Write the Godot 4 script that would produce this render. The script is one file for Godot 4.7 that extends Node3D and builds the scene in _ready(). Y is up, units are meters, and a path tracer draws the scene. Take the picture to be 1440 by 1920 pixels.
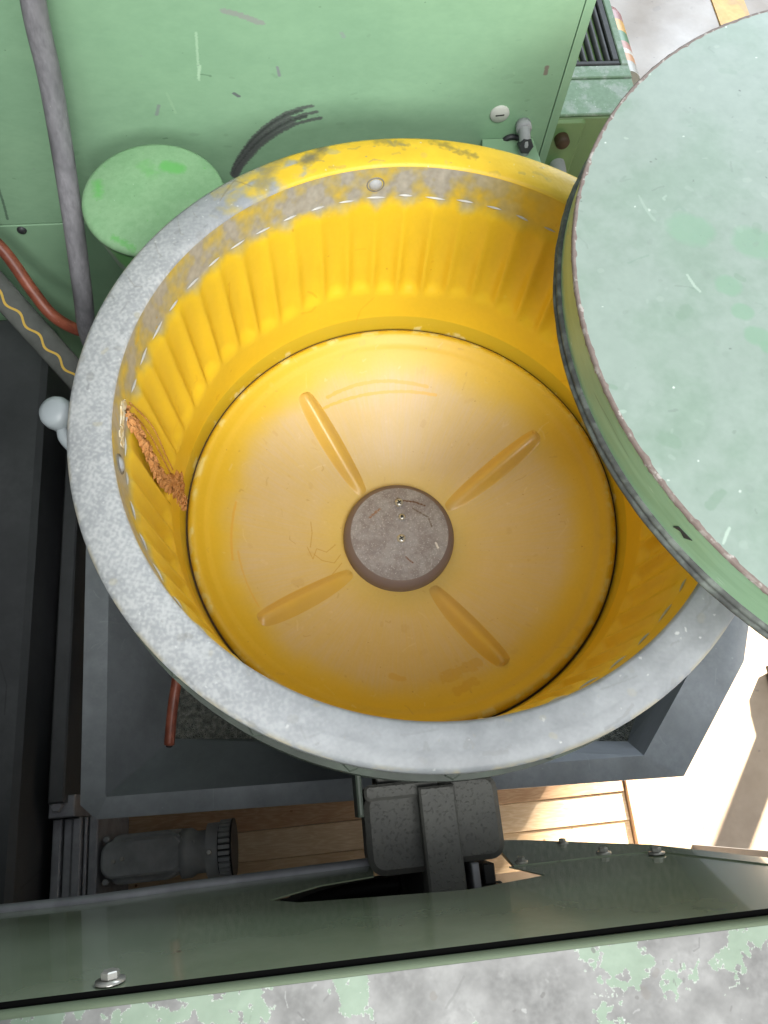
extends Node3D
# A disc finishing bowl seen from above, between its green cabinet, its swung-aside lid and its drive housing.

var M := {}
var taken := {}
var rng := RandomNumberGenerator.new()


# ---------------------------------------------------------------- set-up
func _ready() -> void:
	rng.seed = 11
	set_camera_and_light()
	make_materials()
	build_floor()
	build_cabinet()
	build_rear_machine()
	build_side_cabinet()
	build_drive_housing()
	build_hopper()
	build_bowl()
	build_lid()
	build_trunnion()
	build_gearbox()
	build_frame_post()
	build_pail()
	build_hoses()
	build_small_things()


func set_camera_and_light() -> void:
	var cam := Camera3D.new()
	cam.name = "camera"
	var right := Vector3(0.9937, 0.0538, 0.0985).normalized()
	var fwd := Vector3(0.0858, -0.9301, -0.3572).normalized()
	var up := right.cross(fwd).normalized()
	right = fwd.cross(up)
	cam.transform = Transform3D(Basis(right, up, -fwd), Vector3(-0.1339, 1.7692, 0.4246))
	cam.fov = 67.0
	cam.near = 0.02
	cam.far = 60.0
	add_child(cam)
	cam.current = true

	var env := Environment.new()
	env.background_mode = Environment.BG_COLOR
	env.background_color = Color(0.81, 0.83, 0.84)
	env.background_energy_multiplier = 0.74
	env.tonemap_mode = Environment.TONE_MAPPER_LINEAR
	env.tonemap_exposure = 1.1
	env.sdfgi_enabled = true
	env.ssao_enabled = true
	env.ssil_enabled = true
	var we := WorldEnvironment.new()
	we.name = "environment"
	we.environment = env
	add_child(we)

	# unseen overhead light, placed to light disc, rim and lid from above
	area_light("unseen_roof_light", Vector3(0.45, 4.3, 1.9), Vector3(0.0, 0.8, -0.1), Vector2(2.4, 1.5), 12.5, Color(1.0, 1.0, 0.99))
	# unseen light behind the camera, placed to light cabinet face and far wall
	area_light("unseen_front_light", Vector3(0.15, 3.75, 3.9), Vector3(0.0, 0.8, -0.4), Vector2(1.7, 1.0), 18.5, Color(1.0, 1.0, 0.99))
	# unseen window far behind on the right, placed to light floor and lid
	area_light("unseen_window_light", Vector3(3.5, 2.7, -4.9), Vector3(0.5, 0.8, -0.4), Vector2(3.2, 1.9), 24.0, Color(0.90, 0.95, 1.0))
	# sunbeam that comes in low through that window and falls on the floor
	var sun := SpotLight3D.new()
	sun.name = "sunbeam"
	sun.light_color = Color(1.0, 0.95, 0.87)
	sun.light_energy = 800.0
	sun.light_size = 0.10
	sun.spot_range = 12.0
	sun.spot_angle = 4.4
	sun.spot_angle_attenuation = 0.12
	sun.spot_attenuation = 2.0
	sun.shadow_enabled = true
	add_child(sun)
	sun.look_at_from_position(Vector3(4.10, 2.29, -4.04), Vector3(0.86, 0.0, 0.53), Vector3.UP)


func area_light(called: String, at: Vector3, to: Vector3, size: Vector2, energy: float, c: Color) -> void:
	var l := AreaLight3D.new()
	l.name = called
	l.area_size = size
	l.light_energy = energy
	l.light_color = c
	l.area_range = 14.0
	l.shadow_enabled = true
	add_child(l)
	l.look_at_from_position(at, to, Vector3(0, 0, -1) if absf(to.x - at.x) + absf(to.z - at.z) < 1.5 else Vector3.UP)


# ---------------------------------------------------------------- naming
func numbered(called: String) -> String:
	var n: int = taken.get(called, 0)
	taken[called] = n + 1
	return called if n == 0 else "%s_%03d" % [called, n]


func thing(called: String, label: String, category: String, at := Vector3.ZERO, group := "") -> Node3D:
	var o := Node3D.new()
	o.name = numbered(called)
	add_child(o)
	o.position = at
	o.set_meta("label", label)
	o.set_meta("category", category)
	if group:
		o.set_meta("group", group)
	return o


func tag(o: Node, label: String, category: String, group := "") -> Node:
	o.name = numbered(o.name)
	o.set_meta("label", label)
	o.set_meta("category", category)
	if group:
		o.set_meta("group", group)
	return o


func put(parent: Node, called: String, mesh: Mesh, m: Material, xf := Transform3D()) -> MeshInstance3D:
	var o := MeshInstance3D.new()
	o.name = called
	o.mesh = mesh
	o.material_override = m
	o.transform = xf
	parent.add_child(o, true)
	return o


func at3(x: float, y: float, z: float) -> Transform3D:
	return Transform3D(Basis(), Vector3(x, y, z))


# ---------------------------------------------------------------- shapes
func tri(st: SurfaceTool, a: Vector3, b: Vector3, c: Vector3) -> void:
	st.add_vertex(a)
	st.add_vertex(b)
	st.add_vertex(c)


func quad(st: SurfaceTool, a: Vector3, b: Vector3, c: Vector3, d: Vector3) -> void:
	tri(st, a, b, c)
	tri(st, a, c, d)


func start(smooth := false) -> SurfaceTool:
	var st := SurfaceTool.new()
	st.begin(Mesh.PRIMITIVE_TRIANGLES)
	st.set_smooth_group(0 if smooth else -1)
	return st


func done(st: SurfaceTool) -> ArrayMesh:
	st.generate_normals()
	return st.commit()


# closed polygon (x, z) pulled from y0 to y1, its edges chamfered by b
func slab(poly: PackedVector2Array, y0: float, y1: float, b := 0.0) -> ArrayMesh:
	var st := start()
	if not Geometry2D.is_polygon_clockwise(poly):
		poly.reverse()
	var inner := poly
	if b > 0.0:
		var off := Geometry2D.offset_polygon(poly, -b, Geometry2D.JOIN_MITER)
		inner = off[0] if off.size() and off[0].size() == poly.size() else shrink(poly, b)
		inner = matched(poly, inner)
	var rings := []
	if b > 0.0:
		rings = [[inner, y0], [poly, y0 + b], [poly, y1 - b], [inner, y1]]
	else:
		rings = [[poly, y0], [poly, y1]]
	for k in rings.size() - 1:
		var p: PackedVector2Array = rings[k][0]
		var q: PackedVector2Array = rings[k + 1][0]
		for i in p.size():
			var j := (i + 1) % p.size()
			quad(st, Vector3(p[i].x, rings[k][1], p[i].y), Vector3(q[i].x, rings[k + 1][1], q[i].y), Vector3(q[j].x, rings[k + 1][1], q[j].y), Vector3(p[j].x, rings[k][1], p[j].y))
	var ix := Geometry2D.triangulate_polygon(inner)
	for t in range(0, ix.size(), 3):
		var a := inner[ix[t]]
		var c := inner[ix[t + 1]]
		var d := inner[ix[t + 2]]
		if (c - a).cross(d - a) < 0:
			var s := c
			c = d
			d = s
		tri(st, Vector3(a.x, y1, a.y), Vector3(c.x, y1, c.y), Vector3(d.x, y1, d.y))
		tri(st, Vector3(a.x, y0, a.y), Vector3(d.x, y0, d.y), Vector3(c.x, y0, c.y))
	return done(st)


func shrink(p: PackedVector2Array, b: float) -> PackedVector2Array:
	var out := PackedVector2Array()
	for i in p.size():
		var e := (p[i] - p[(i - 1 + p.size()) % p.size()]).normalized()
		var f := (p[(i + 1) % p.size()] - p[i]).normalized()
		var n := (Vector2(-e.y, e.x) + Vector2(-f.y, f.x))
		out.append(p[i] + n.normalized() * b / maxf(0.4, n.length() / 2.0))
	return out


func matched(p: PackedVector2Array, q: PackedVector2Array) -> PackedVector2Array:
	var best := 0
	for k in q.size():
		if q[k].distance_squared_to(p[0]) < q[best].distance_squared_to(p[0]):
			best = k
	var out := PackedVector2Array()
	var flip := Geometry2D.is_polygon_clockwise(q) != Geometry2D.is_polygon_clockwise(p)
	for i in q.size():
		out.append(q[(best + (-i if flip else i) + q.size()) % q.size()])
	return out


func rect(x0: float, z0: float, x1: float, z1: float) -> PackedVector2Array:
	return PackedVector2Array([Vector2(x0, z0), Vector2(x1, z0), Vector2(x1, z1), Vector2(x0, z1)])


func rounded_rect(x0: float, z0: float, x1: float, z1: float, r: float, n := 5) -> PackedVector2Array:
	var out := PackedVector2Array()
	var cs := [[x1 - r, z1 - r, 0.0], [x0 + r, z1 - r, PI / 2], [x0 + r, z0 + r, PI], [x1 - r, z0 + r, 1.5 * PI]]
	for c in cs:
		for k in n + 1:
			var a: float = c[2] + PI / 2 * k / n
			out.append(Vector2(c[0] + cos(a) * r, c[1] + sin(a) * r))
	return out


func box(x0: float, y0: float, z0: float, x1: float, y1: float, z1: float, b := 0.0) -> ArrayMesh:
	return slab(rect(x0, z0, x1, z1), y0, y1, b)


func oval(r: float, n := 24, sx := 1.0) -> PackedVector2Array:
	var out := PackedVector2Array()
	for k in n:
		out.append(Vector2(cos(TAU * k / n) * r * sx, sin(TAU * k / n) * r))
	return out


# profile of (radius, y) turned about the y axis, u round it and v along it
func lathe(profile: Array, segs := 96, a0 := -PI, a1 := PI) -> ArrayMesh:
	var st := start(true)
	var n := profile.size()
	var along := [0.0]
	for i in range(1, n):
		along.append(along[i - 1] + (profile[i] as Vector2).distance_to(profile[i - 1]))
	for k in segs + 1:
		var a := lerpf(a0, a1, float(k) / segs)
		for i in n:
			st.set_uv(Vector2(float(k) / segs, along[i] / along[n - 1]))
			st.add_vertex(Vector3(cos(a) * profile[i].x, profile[i].y, sin(a) * profile[i].x))
	for k in segs:
		for i in n - 1:
			var p := k * n + i
			for v in [p, p + n, p + 1, p + 1, p + n, p + n + 1]:
				st.add_index(v)
	st.generate_normals()
	return st.commit()


# profile with sharp corners kept: every stretch between two points is its own strip
func lathe_sharp(profile: Array, segs := 64) -> ArrayMesh:
	var st := start()
	for i in profile.size() - 1:
		var p: Vector2 = profile[i]
		var q: Vector2 = profile[i + 1]
		var e := (q - p).normalized()
		for k in segs:
			var c := []
			for w in [[p, k], [p, k + 1], [q, k + 1], [q, k]]:
				var a: float = TAU * w[1] / segs - PI
				c.append([Vector3(cos(a) * w[0].x, w[0].y, sin(a) * w[0].x), Vector3(cos(a) * e.y, -e.x, sin(a) * e.y), Vector2(float(w[1]) / segs, 0.0)])
			for v in [0, 1, 2, 0, 2, 3]:
				st.set_normal(c[v][1])
				st.set_uv(c[v][2])
				st.add_vertex(c[v][0])
	return st.commit()


func tube(pts: Array, r: float, sides := 14, flat := 1.0, caps := true) -> ArrayMesh:
	var curve := Curve3D.new()
	for i in pts.size():
		var t: Vector3 = (pts[mini(i + 1, pts.size() - 1)] - pts[maxi(i - 1, 0)]) / 6.0
		curve.add_point(pts[i], -t, t)
	curve.bake_interval = maxf(0.006, r * 0.6)
	var line := curve.get_baked_points()
	var st := start(true)
	var n := line.size()
	var side := Vector3.ZERO
	for i in n:
		var d := (line[mini(i + 1, n - 1)] - line[maxi(i - 1, 0)]).normalized()
		if side == Vector3.ZERO:
			side = d.cross(Vector3.UP if absf(d.y) < 0.9 else Vector3.RIGHT).normalized()
		side = (side - d * side.dot(d)).normalized()
		var other := d.cross(side)
		for k in sides + 1:
			var a := TAU * k / sides
			st.set_uv(Vector2(float(k) / sides, i * curve.bake_interval / (TAU * r)))
			st.add_vertex(line[i] + side * cos(a) * r + other * sin(a) * r * flat)
	for i in n - 1:
		for k in sides:
			var p := i * (sides + 1) + k
			for v in [p, p + 1, p + sides + 1, p + 1, p + sides + 2, p + sides + 1]:
				st.add_index(v)
	if caps:
		var base := n * (sides + 1)
		st.set_uv(Vector2.ZERO)
		st.add_vertex(line[0])
		st.add_vertex(line[n - 1])
		for k in sides:
			st.add_index(base)
			st.add_index(k + 1)
			st.add_index(k)
			st.add_index(base + 1)
			st.add_index((n - 1) * (sides + 1) + k)
			st.add_index((n - 1) * (sides + 1) + k + 1)
	st.generate_normals()
	return st.commit()


func hex_head(r: float, h: float) -> ArrayMesh:
	return slab(oval(r, 6), 0.0, h, h * 0.15)


func turn_to(n: Vector3, at: Vector3) -> Transform3D:
	n = n.normalized()
	var x := n.cross(Vector3.FORWARD if absf(n.z) < 0.9 else Vector3.RIGHT).normalized()
	return Transform3D(Basis(x, n, x.cross(n)), at)


# ---------------------------------------------------------------- textures
func noise(s: int, freq: float, octaves := 4, kind := FastNoiseLite.TYPE_SIMPLEX_SMOOTH) -> FastNoiseLite:
	var n := FastNoiseLite.new()
	n.seed = s
	n.noise_type = kind
	n.frequency = freq
	n.fractal_octaves = octaves
	n.fractal_type = FastNoiseLite.FRACTAL_FBM if octaves > 1 else FastNoiseLite.FRACTAL_NONE
	return n


func field(s: int, freq: float, w: int, h: int, octaves := 4, stretch := 1) -> PackedByteArray:
	var im: Image
	if stretch == 1:
		im = noise(s, freq, octaves).get_seamless_image(w, h)
	else:
		im = noise(s, freq, octaves).get_seamless_image(w / stretch, h)
		im.resize(w, h, Image.INTERPOLATE_CUBIC)
	im.convert(Image.FORMAT_L8)
	return im.get_data()


func c8(r: float, g: float, b: float) -> Vector3:
	return Vector3(r, g, b)


func texture_of(bytes: PackedByteArray, w: int, h: int) -> ImageTexture:
	var im := Image.create_from_data(w, h, false, Image.FORMAT_RGB8, bytes)
	im.generate_mipmaps()
	return ImageTexture.create_from_image(im)


func ss(a: float, b: float, x: float) -> float:
	return smoothstep(a, b, x)


# base colour with soft mottling, a second tone in patches, and specks
func mottled(w: int, h: int, s: int, base: Vector3, second: Vector3, cut: float, soft: float, speck: Vector3, specks: float, freq := 0.006, mottle := 14.0, stretch := 1) -> Image:
	var big := field(s, freq, w, h, 5, stretch)
	var fine := field(s + 1, 0.09, w, h, 2, stretch)
	var mid := field(s + 2, 0.03, w, h, 4, stretch)
	var out := PackedByteArray()
	out.resize(w * h * 3)
	for i in w * h:
		var a := big[i] / 255.0
		var f := (fine[i] - 128.0) / 128.0
		var m := (mid[i] - 128.0) / 128.0
		var t := ss(cut - soft, cut + soft, a + m * 0.12 + f * 0.05)
		var c := base.lerp(second, t) + Vector3.ONE * (m * mottle + f * mottle * 0.45)
		if f > 1.0 - specks:
			c = c.lerp(speck, 0.8)
		out[i * 3] = clampi(int(c.x), 0, 255)
		out[i * 3 + 1] = clampi(int(c.y), 0, 255)
		out[i * 3 + 2] = clampi(int(c.z), 0, 255)
	return Image.create_from_data(w, h, false, Image.FORMAT_RGB8, out)


# a ragged stroke of paint, dirt or wear along points given in pixels
func stroke(im: Image, pts: Array, width: float, c: Vector3, alpha: float, s: int, ragged := 0.6, streak := 0.05, hard := 3.0) -> void:
	var n := noise(s, streak, 3)
	var w := im.get_width()
	var h := im.get_height()
	var lo := Vector2(1e9, 1e9)
	var hi := -lo
	for p in pts:
		lo = lo.min(p)
		hi = hi.max(p)
	for y in range(maxi(0, int(lo.y - width - 1)), mini(h, int(hi.y + width + 2))):
		for x in range(maxi(0, int(lo.x - width - 1)), mini(w, int(hi.x + width + 2))):
			var q := Vector2(x, y)
			var best := 1e9
			for i in maxi(1, pts.size() - 1):
				best = minf(best, q.distance_to(Geometry2D.get_closest_point_to_segment(q, pts[i], pts[mini(i + 1, pts.size() - 1)])))
			if best > width:
				continue
			var v := n.get_noise_2d(x, y) * ragged
			var t := clampf((1.0 - best / width) * hard + v * minf(2.2, hard), 0.0, 1.0) * alpha
			if t > 0.0:
				var o := im.get_pixel(x, y)
				im.set_pixel(x, y, o.lerp(Color(c.x / 255.0, c.y / 255.0, c.z / 255.0), t))


func scratches(im: Image, count: int, s: int, c: Vector3, longest: float, alpha: float, lean := -1.0) -> void:
	var r := RandomNumberGenerator.new()
	r.seed = s
	for k in count:
		var p := Vector2(r.randf() * im.get_width(), r.randf() * im.get_height())
		var a := r.randf() * TAU if lean < 0.0 else lean + r.randfn() * 0.15
		var d := Vector2(cos(a), sin(a)) * longest * r.randf() * r.randf()
		stroke(im, [p, p + d * 0.5 + Vector2(r.randfn(), r.randfn()) * 3.0, p + d], 1.0 + r.randf() * 1.3, c, alpha * r.randf_range(0.3, 1.0), s + k, 0.9)


func blobs(im: Image, count: int, s: int, c: Vector3, smallest: float, biggest: float, alpha: float) -> void:
	var r := RandomNumberGenerator.new()
	r.seed = s
	for k in count:
		var p := Vector2(r.randf() * im.get_width(), r.randf() * im.get_height())
		stroke(im, [p, p + Vector2(r.randfn(), r.randfn()) * biggest * 0.4], lerpf(smallest, biggest, r.randf() * r.randf()), c, alpha * r.randf_range(0.4, 1.0), s + k, 0.7)


func tex(im: Image) -> ImageTexture:
	im.generate_mipmaps()
	return ImageTexture.create_from_image(im)


func grey(s: int, freq: float, lo: float, hi: float, size := 512, octaves := 4) -> ImageTexture:
	var d := field(s, freq, size, size, octaves)
	var out := PackedByteArray()
	out.resize(size * size * 3)
	for i in size * size:
		var v := int(lerpf(lo, hi, d[i] / 255.0) * 255.0)
		out[i * 3] = v
		out[i * 3 + 1] = v
		out[i * 3 + 2] = v
	return texture_of(out, size, size)


# mostly level, with scattered small raised spots
func pitted(s: int) -> ImageTexture:
	var d := field(s, 0.13, 512, 512, 2)
	var out := PackedByteArray()
	out.resize(d.size())
	for i in d.size():
		out[i] = int(255.0 * ss(0.66, 0.80, d[i] / 255.0))
	return texture_of(triple(out), 512, 512)


# ---------------------------------------------------------------- materials
func mat(called: String, c: Color, rough: float, metal := 0.0) -> StandardMaterial3D:
	var m := StandardMaterial3D.new()
	m.resource_name = called
	m.albedo_color = c
	m.roughness = rough
	m.metallic = metal
	m.cull_mode = BaseMaterial3D.CULL_DISABLED
	M[called] = m
	return m


func painted(called: String, im: Image, rough: float, triplanar := 0.0, metal := 0.0) -> StandardMaterial3D:
	var m := mat(called, Color.WHITE, rough, metal)
	m.albedo_texture = tex(im)
	if triplanar > 0.0:
		m.uv1_triplanar = true
		m.uv1_world_triplanar = true
		m.uv1_scale = Vector3.ONE * triplanar
	return m


func relief(m: StandardMaterial3D, t: Texture2D, centimetres: float) -> void:
	m.heightmap_enabled = true
	m.heightmap_texture = t
	m.heightmap_scale = centimetres


func wood(s: int, base: Vector3, dark: Vector3) -> Image:
	var w := 512
	var h := 512
	var grain := field(s, 0.03, w, h, 4, 8)
	var fine := field(s + 1, 0.16, w, h, 2, 8)
	var big := field(s + 2, 0.008, w, h, 3)
	var out := PackedByteArray()
	out.resize(w * h * 3)
	for i in w * h:
		var t := 0.55 * absf(sin(grain[i] / 255.0 * 14.0)) + 0.35 * fine[i] / 255.0 + 0.3 * (big[i] / 255.0 - 0.5)
		var c := base.lerp(dark, clampf(t, 0.0, 1.0) * 0.7)
		out[i * 3] = clampi(int(c.x), 0, 255)
		out[i * 3 + 1] = clampi(int(c.y), 0, 255)
		out[i * 3 + 2] = clampi(int(c.z), 0, 255)
	return Image.create_from_data(w, h, false, Image.FORMAT_RGB8, out)


func make_materials() -> void:
	var bumpy := grey(40, 0.05, 0.0, 1.0)
	var grainy := grey(41, 0.11, 0.0, 1.0, 512, 2)

	# plain coloured ones
	mat("black", Color8(24, 24, 25), 0.55)
	mat("gap_black", Color8(16, 16, 16), 1.0).metallic_specular = 0.1
	mat("rubber", Color8(44, 44, 45), 0.7)
	mat("dark_steel", Color8(66, 68, 70), 0.5, 0.4)
	mat("bright_steel", Color8(176, 174, 168), 0.3, 0.45)
	mat("joint", Color8(62, 44, 24), 0.6)
	mat("green_side", Color8(104, 116, 94), 0.75)
	mat("white_plug", Color8(205, 207, 198), 0.5)
	mat("slot", Color8(50, 50, 48), 0.8)
	mat("socket_grey", Color8(122, 118, 110), 0.6)
	mat("chip_grey", Color8(178, 177, 172), 0.45)
	mat("yellow_stripe", Color8(205, 168, 62), 0.6)
	var clear := mat("milky_plastic", Color(0.72, 0.75, 0.77, 0.72), 0.32)
	clear.transparency = BaseMaterial3D.TRANSPARENCY_ALPHA

	# hoses
	var hose := painted("grey_hose", mottled(256, 256, 51, c8(136, 134, 139), c8(112, 111, 115), 0.6, 0.15, c8(170, 170, 170), 0.1), 0.6)
	hose.uv1_scale = Vector3(1, 0.3, 1)
	var red := painted("red_hose", mottled(256, 256, 54, c8(146, 80, 60), c8(122, 64, 48), 0.55, 0.2, c8(190, 140, 120), 0.16), 0.42)
	red.uv1_scale = Vector3(1, 0.3, 1)
	painted("belt_hose", mottled(256, 256, 57, c8(92, 94, 90), c8(74, 77, 74), 0.5, 0.2, c8(120, 120, 116), 0.1), 0.7, 4.0)

	# setting
	var im := mottled(1024, 1024, 60, c8(146, 132, 116), c8(138, 124, 109), 0.55, 0.3, c8(124, 114, 103), 0.1, 0.004, 7.0)
	blobs(im, 40, 61, c8(112, 103, 93), 2.0, 12.0, 0.4)
	blobs(im, 500, 64, c8(96, 88, 80), 0.7, 1.8, 0.7)
	scratches(im, 30, 62, c8(104, 96, 87), 160.0, 0.5)
	var concrete := painted("concrete", im, 0.34, 0.55)
	concrete.roughness_texture = grey(63, 0.012, 0.26, 0.5)
	concrete.roughness = 1.0
	painted("floor_paint", mottled(512, 512, 65, c8(214, 172, 84), c8(190, 150, 84), 0.62, 0.1, c8(150, 130, 100), 0.15, 0.01), 0.5, 1.2)
	for k in 3:
		var im2 := wood(70 + 5 * k, [c8(226, 206, 178), c8(218, 194, 162), c8(202, 170, 138)][k], [c8(190, 156, 118), c8(184, 148, 110), c8(160, 120, 88)][k])
		blobs(im2, 12, 90 + k, c8(116, 74, 44), 1.5, 5.0, 0.7)
		painted("wood_%d" % k, im2, 0.7, 2.4)

	# dark sheet metal and cast iron
	im = mottled(1024, 1024, 100, c8(156, 160, 166), c8(144, 148, 153), 0.55, 0.25, c8(140, 144, 148), 0.1, 0.005, 8.0)
	scratches(im, 90, 101, c8(178, 182, 186), 90.0, 0.5)
	blobs(im, 60, 102, c8(192, 196, 198), 0.8, 3.0, 0.7)
	painted("hopper_sheet", im, 0.42, 1.6, 0.25)
	var grit := painted("grit", mottled(512, 512, 105, c8(136, 136, 128), c8(104, 106, 100), 0.5, 0.2, c8(168, 168, 160), 0.25, 0.03, 26.0), 0.9, 5.0)
	relief(grit, grainy, 0.5)
	var cast := painted("cast_iron", mottled(512, 512, 107, c8(98, 98, 94), c8(92, 92, 89), 0.55, 0.2, c8(116, 116, 111), 0.06, 0.012, 4.0), 0.55, 3.0)
	relief(cast, pitted(108), 0.05)
	painted("gear_grey", mottled(512, 512, 109, c8(172, 174, 176), c8(158, 160, 162), 0.5, 0.2, c8(110, 112, 114), 0.1, 0.012, 8.0), 0.6, 3.0)
	im = mottled(1024, 1024, 111, c8(70, 71, 74), c8(60, 61, 64), 0.55, 0.25, c8(86, 86, 88), 0.08, 0.004, 5.0)
	scratches(im, 14, 112, c8(34, 34, 36), 220.0, 0.5, 1.3)
	painted("dark_sheet", im, 0.5, 0.9)
	painted("rail_steel", mottled(512, 512, 114, c8(158, 158, 164), c8(142, 142, 148), 0.5, 0.2, c8(120, 120, 124), 0.1, 0.01, 8.0), 0.5, 3.0, 0.3)

	# green paint of the cabinet face (x -0.9 .. 0.307, y 0.645 .. 1.35)
	im = mottled(1024, 1024, 120, c8(142, 180, 146), c8(147, 185, 150), 0.5, 0.3, c8(153, 188, 156), 0.05, 0.004, 2.6)
	var face := func(x: float, y: float) -> Vector2: return Vector2((x + 0.9) / 1.207 * 1024.0, (1.35 - y) / 0.705 * 1024.0)
	for k in 7:
		var o := (k - 3) * 0.0034
		var arc := []
		for p in [[-0.233, 0.742], [-0.222, 0.766], [-0.204, 0.791], [-0.188, 0.811], [-0.171, 0.827], [-0.151, 0.842], [-0.131, 0.854], [-0.11, 0.861], [-0.091, 0.865]]:
			arc.append(face.call(p[0] + o * 0.55 * (0.4 + (p[1] - 0.742) * 6.0), p[1] - o * (0.4 + (p[1] - 0.742) * 6.0)))
		stroke(im, arc.slice(0, 9 - k % 3), 5.0, [c8(92, 94, 94), c8(70, 72, 72), c8(108, 111, 110)][k % 3], 0.75, 121 + k * 31, 0.55, 0.16, 2.0)
	stroke(im, [face.call(-0.21, 1.031), face.call(-0.19, 1.025), face.call(-0.163, 1.013)], 6.0, c8(156, 158, 154), 0.8, 123, 0.9, 0.2)
	stroke(im, [face.call(-0.253, 1.001), face.call(-0.258, 0.955), face.call(-0.261, 0.926)], 1.8, c8(182, 214, 182), 0.7, 124, 0.8, 0.2)
	stroke(im, [face.call(-0.256, 0.95), face.call(-0.2615, 0.93)], 2.2, c8(184, 216, 184), 0.8, 125, 0.8, 0.2)
	stroke(im, [face.call(-0.312, 0.906), face.call(-0.306, 0.87)], 2.0, c8(160, 196, 160), 0.6, 126, 0.8, 0.1)
	stroke(im, [face.call(-0.328, 0.885), face.call(-0.335, 0.868)], 3.0, c8(140, 150, 146), 0.8, 127)
	stroke(im, [face.call(-0.213, 0.902), face.call(-0.207, 0.897)], 3.0, c8(110, 116, 116), 0.9, 128)
	stroke(im, [face.call(-0.051, 0.996), face.call(-0.048, 0.99)], 3.5, c8(150, 164, 156), 0.8, 129)
	stroke(im, [face.call(-0.145, 0.945), face.call(-0.143, 0.93)], 2.2, c8(140, 146, 146), 0.9, 130)
	stroke(im, [face.call(0.262, 0.935), face.call(0.263, 0.922)], 3.2, c8(128, 116, 108), 0.9, 131)
	stroke(im, [face.call(-0.62, 0.75), face.call(-0.628, 0.70), face.call(-0.636, 0.66)], 2.0, c8(92, 116, 98), 0.8, 132, 0.5, 0.1)
	scratches(im, 22, 133, c8(164, 200, 166), 40.0, 0.45, 1.5)
	scratches(im, 16, 134, c8(84, 112, 90), 50.0, 0.5)
	blobs(im, 24, 135, c8(146, 170, 150), 0.8, 2.4, 0.8)
	blobs(im, 60, 136, c8(112, 140, 114), 2.0, 9.0, 0.25)
	blobs(im, 80, 138, c8(96, 120, 100), 0.7, 1.5, 0.7)
	painted("cabinet_face", im, 0.38)
	painted("cabinet_green", mottled(512, 512, 137, c8(142, 180, 146), c8(147, 185, 150), 0.5, 0.3, c8(153, 188, 156), 0.05, 0.008, 2.6), 0.4, 1.0)

	# rear machine: green dusted with pale grit
	im = mottled(1024, 1024, 141, c8(116, 144, 118), c8(148, 162, 151), 0.6, 0.2, c8(206, 212, 206), 0.14, 0.008, 8.0)
	blobs(im, 420, 142, c8(226, 230, 224), 0.8, 3.4, 0.95)
	painted("dusty_green", im, 0.6, 2.2)
	painted("olive_green", mottled(512, 512, 144, c8(112, 142, 92), c8(106, 136, 90), 0.5, 0.2, c8(150, 170, 130), 0.06, 0.008, 3.0), 0.4, 1.4)
	im = mottled(512, 512, 146, c8(40, 42, 43), c8(52, 54, 54), 0.6, 0.2, c8(170, 174, 172), 0.12, 0.02, 10.0)
	painted("grille_black", im, 0.6, 3.0)

	# lid: green paint under a thin pale film, wiped off in spots (plane of 0.84 m)
	im = mottled(1024, 1024, 150, c8(129, 148, 135), c8(139, 154, 145), 0.36, 0.3, c8(166, 178, 170), 0.05, 0.006, 3.5)
	var top := func(x: float, z: float) -> Vector2: return Vector2((x - 0.5284 + 0.42) / 0.84 * 1024.0, (z - 0.0229 + 0.42) / 0.84 * 1024.0)
	for b in [[0.262, -0.002, 15.0], [0.268, 0.028, 12.0], [0.275, 0.055, 14.0], [0.282, 0.068, 9.0], [0.30, -0.05, 26.0], [0.33, -0.04, 24.0], [0.46, -0.13, 9.0], [0.24, -0.07, 26.0]]:
		var p: Vector2 = top.call(b[0], b[1])
		stroke(im, [p, p + Vector2(b[2] * 0.4, b[2] * 0.2)], b[2], c8(122, 153, 131), 0.75, 151 + int(b[2]), 0.22, 0.05)
	blobs(im, 260, 158, c8(122, 136, 127), 1.5, 7.0, 0.28)
	blobs(im, 160, 159, c8(168, 182, 172), 1.5, 8.0, 0.3)
	scratches(im, 140, 165, c8(112, 126, 117), 34.0, 0.4)
	scratches(im, 60, 160, c8(196, 214, 200), 120.0, 0.5)
	scratches(im, 40, 161, c8(118, 142, 128), 70.0, 0.5)
	blobs(im, 36, 155, c8(116, 140, 122), 3.0, 20.0, 0.5)
	blobs(im, 70, 156, c8(92, 100, 95), 0.7, 1.6, 0.8)
	blobs(im, 46, 162, c8(70, 76, 74), 0.8, 2.6, 0.9)
	blobs(im, 60, 163, c8(222, 232, 224), 0.8, 2.0, 0.9)
	var lid := painted("lid_top", im, 0.36)
	lid.roughness_texture = grey(164, 0.01, 0.3, 0.5)
	lid.roughness = 1.0
	im = mottled(1024, 128, 166, c8(146, 180, 146), c8(136, 170, 136), 0.55, 0.15, c8(190, 206, 190), 0.05, 0.01, 5.0)
	blobs(im, 60, 167, c8(214, 224, 214), 0.8, 2.5, 0.8)
	scratches(im, 30, 168, c8(86, 100, 88), 40.0, 0.6)
	painted("lid_skirt", im, 0.35)
	painted("worn_seal", mottled(512, 512, 157, c8(70, 72, 70), c8(104, 110, 104), 0.6, 0.12, c8(140, 148, 140), 0.12, 0.02, 14.0), 0.7, 4.0)
	painted("chipped_edge", mottled(512, 512, 169, c8(122, 108, 102), c8(168, 164, 158), 0.7, 0.08, c8(200, 200, 196), 0.12, 0.03, 12.0), 0.7, 5.0)

	# worn top of the near housing: grey primer with scraps of pale green paint
	im = mottled(1024, 1024, 172, c8(140, 139, 138), c8(120, 119, 118), 0.5, 0.2, c8(176, 176, 176), 0.1, 0.006, 14.0)
	var green := field(173, 0.006, 1024, 1024, 5)
	var ragged := field(174, 0.05, 1024, 1024, 3)
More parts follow.
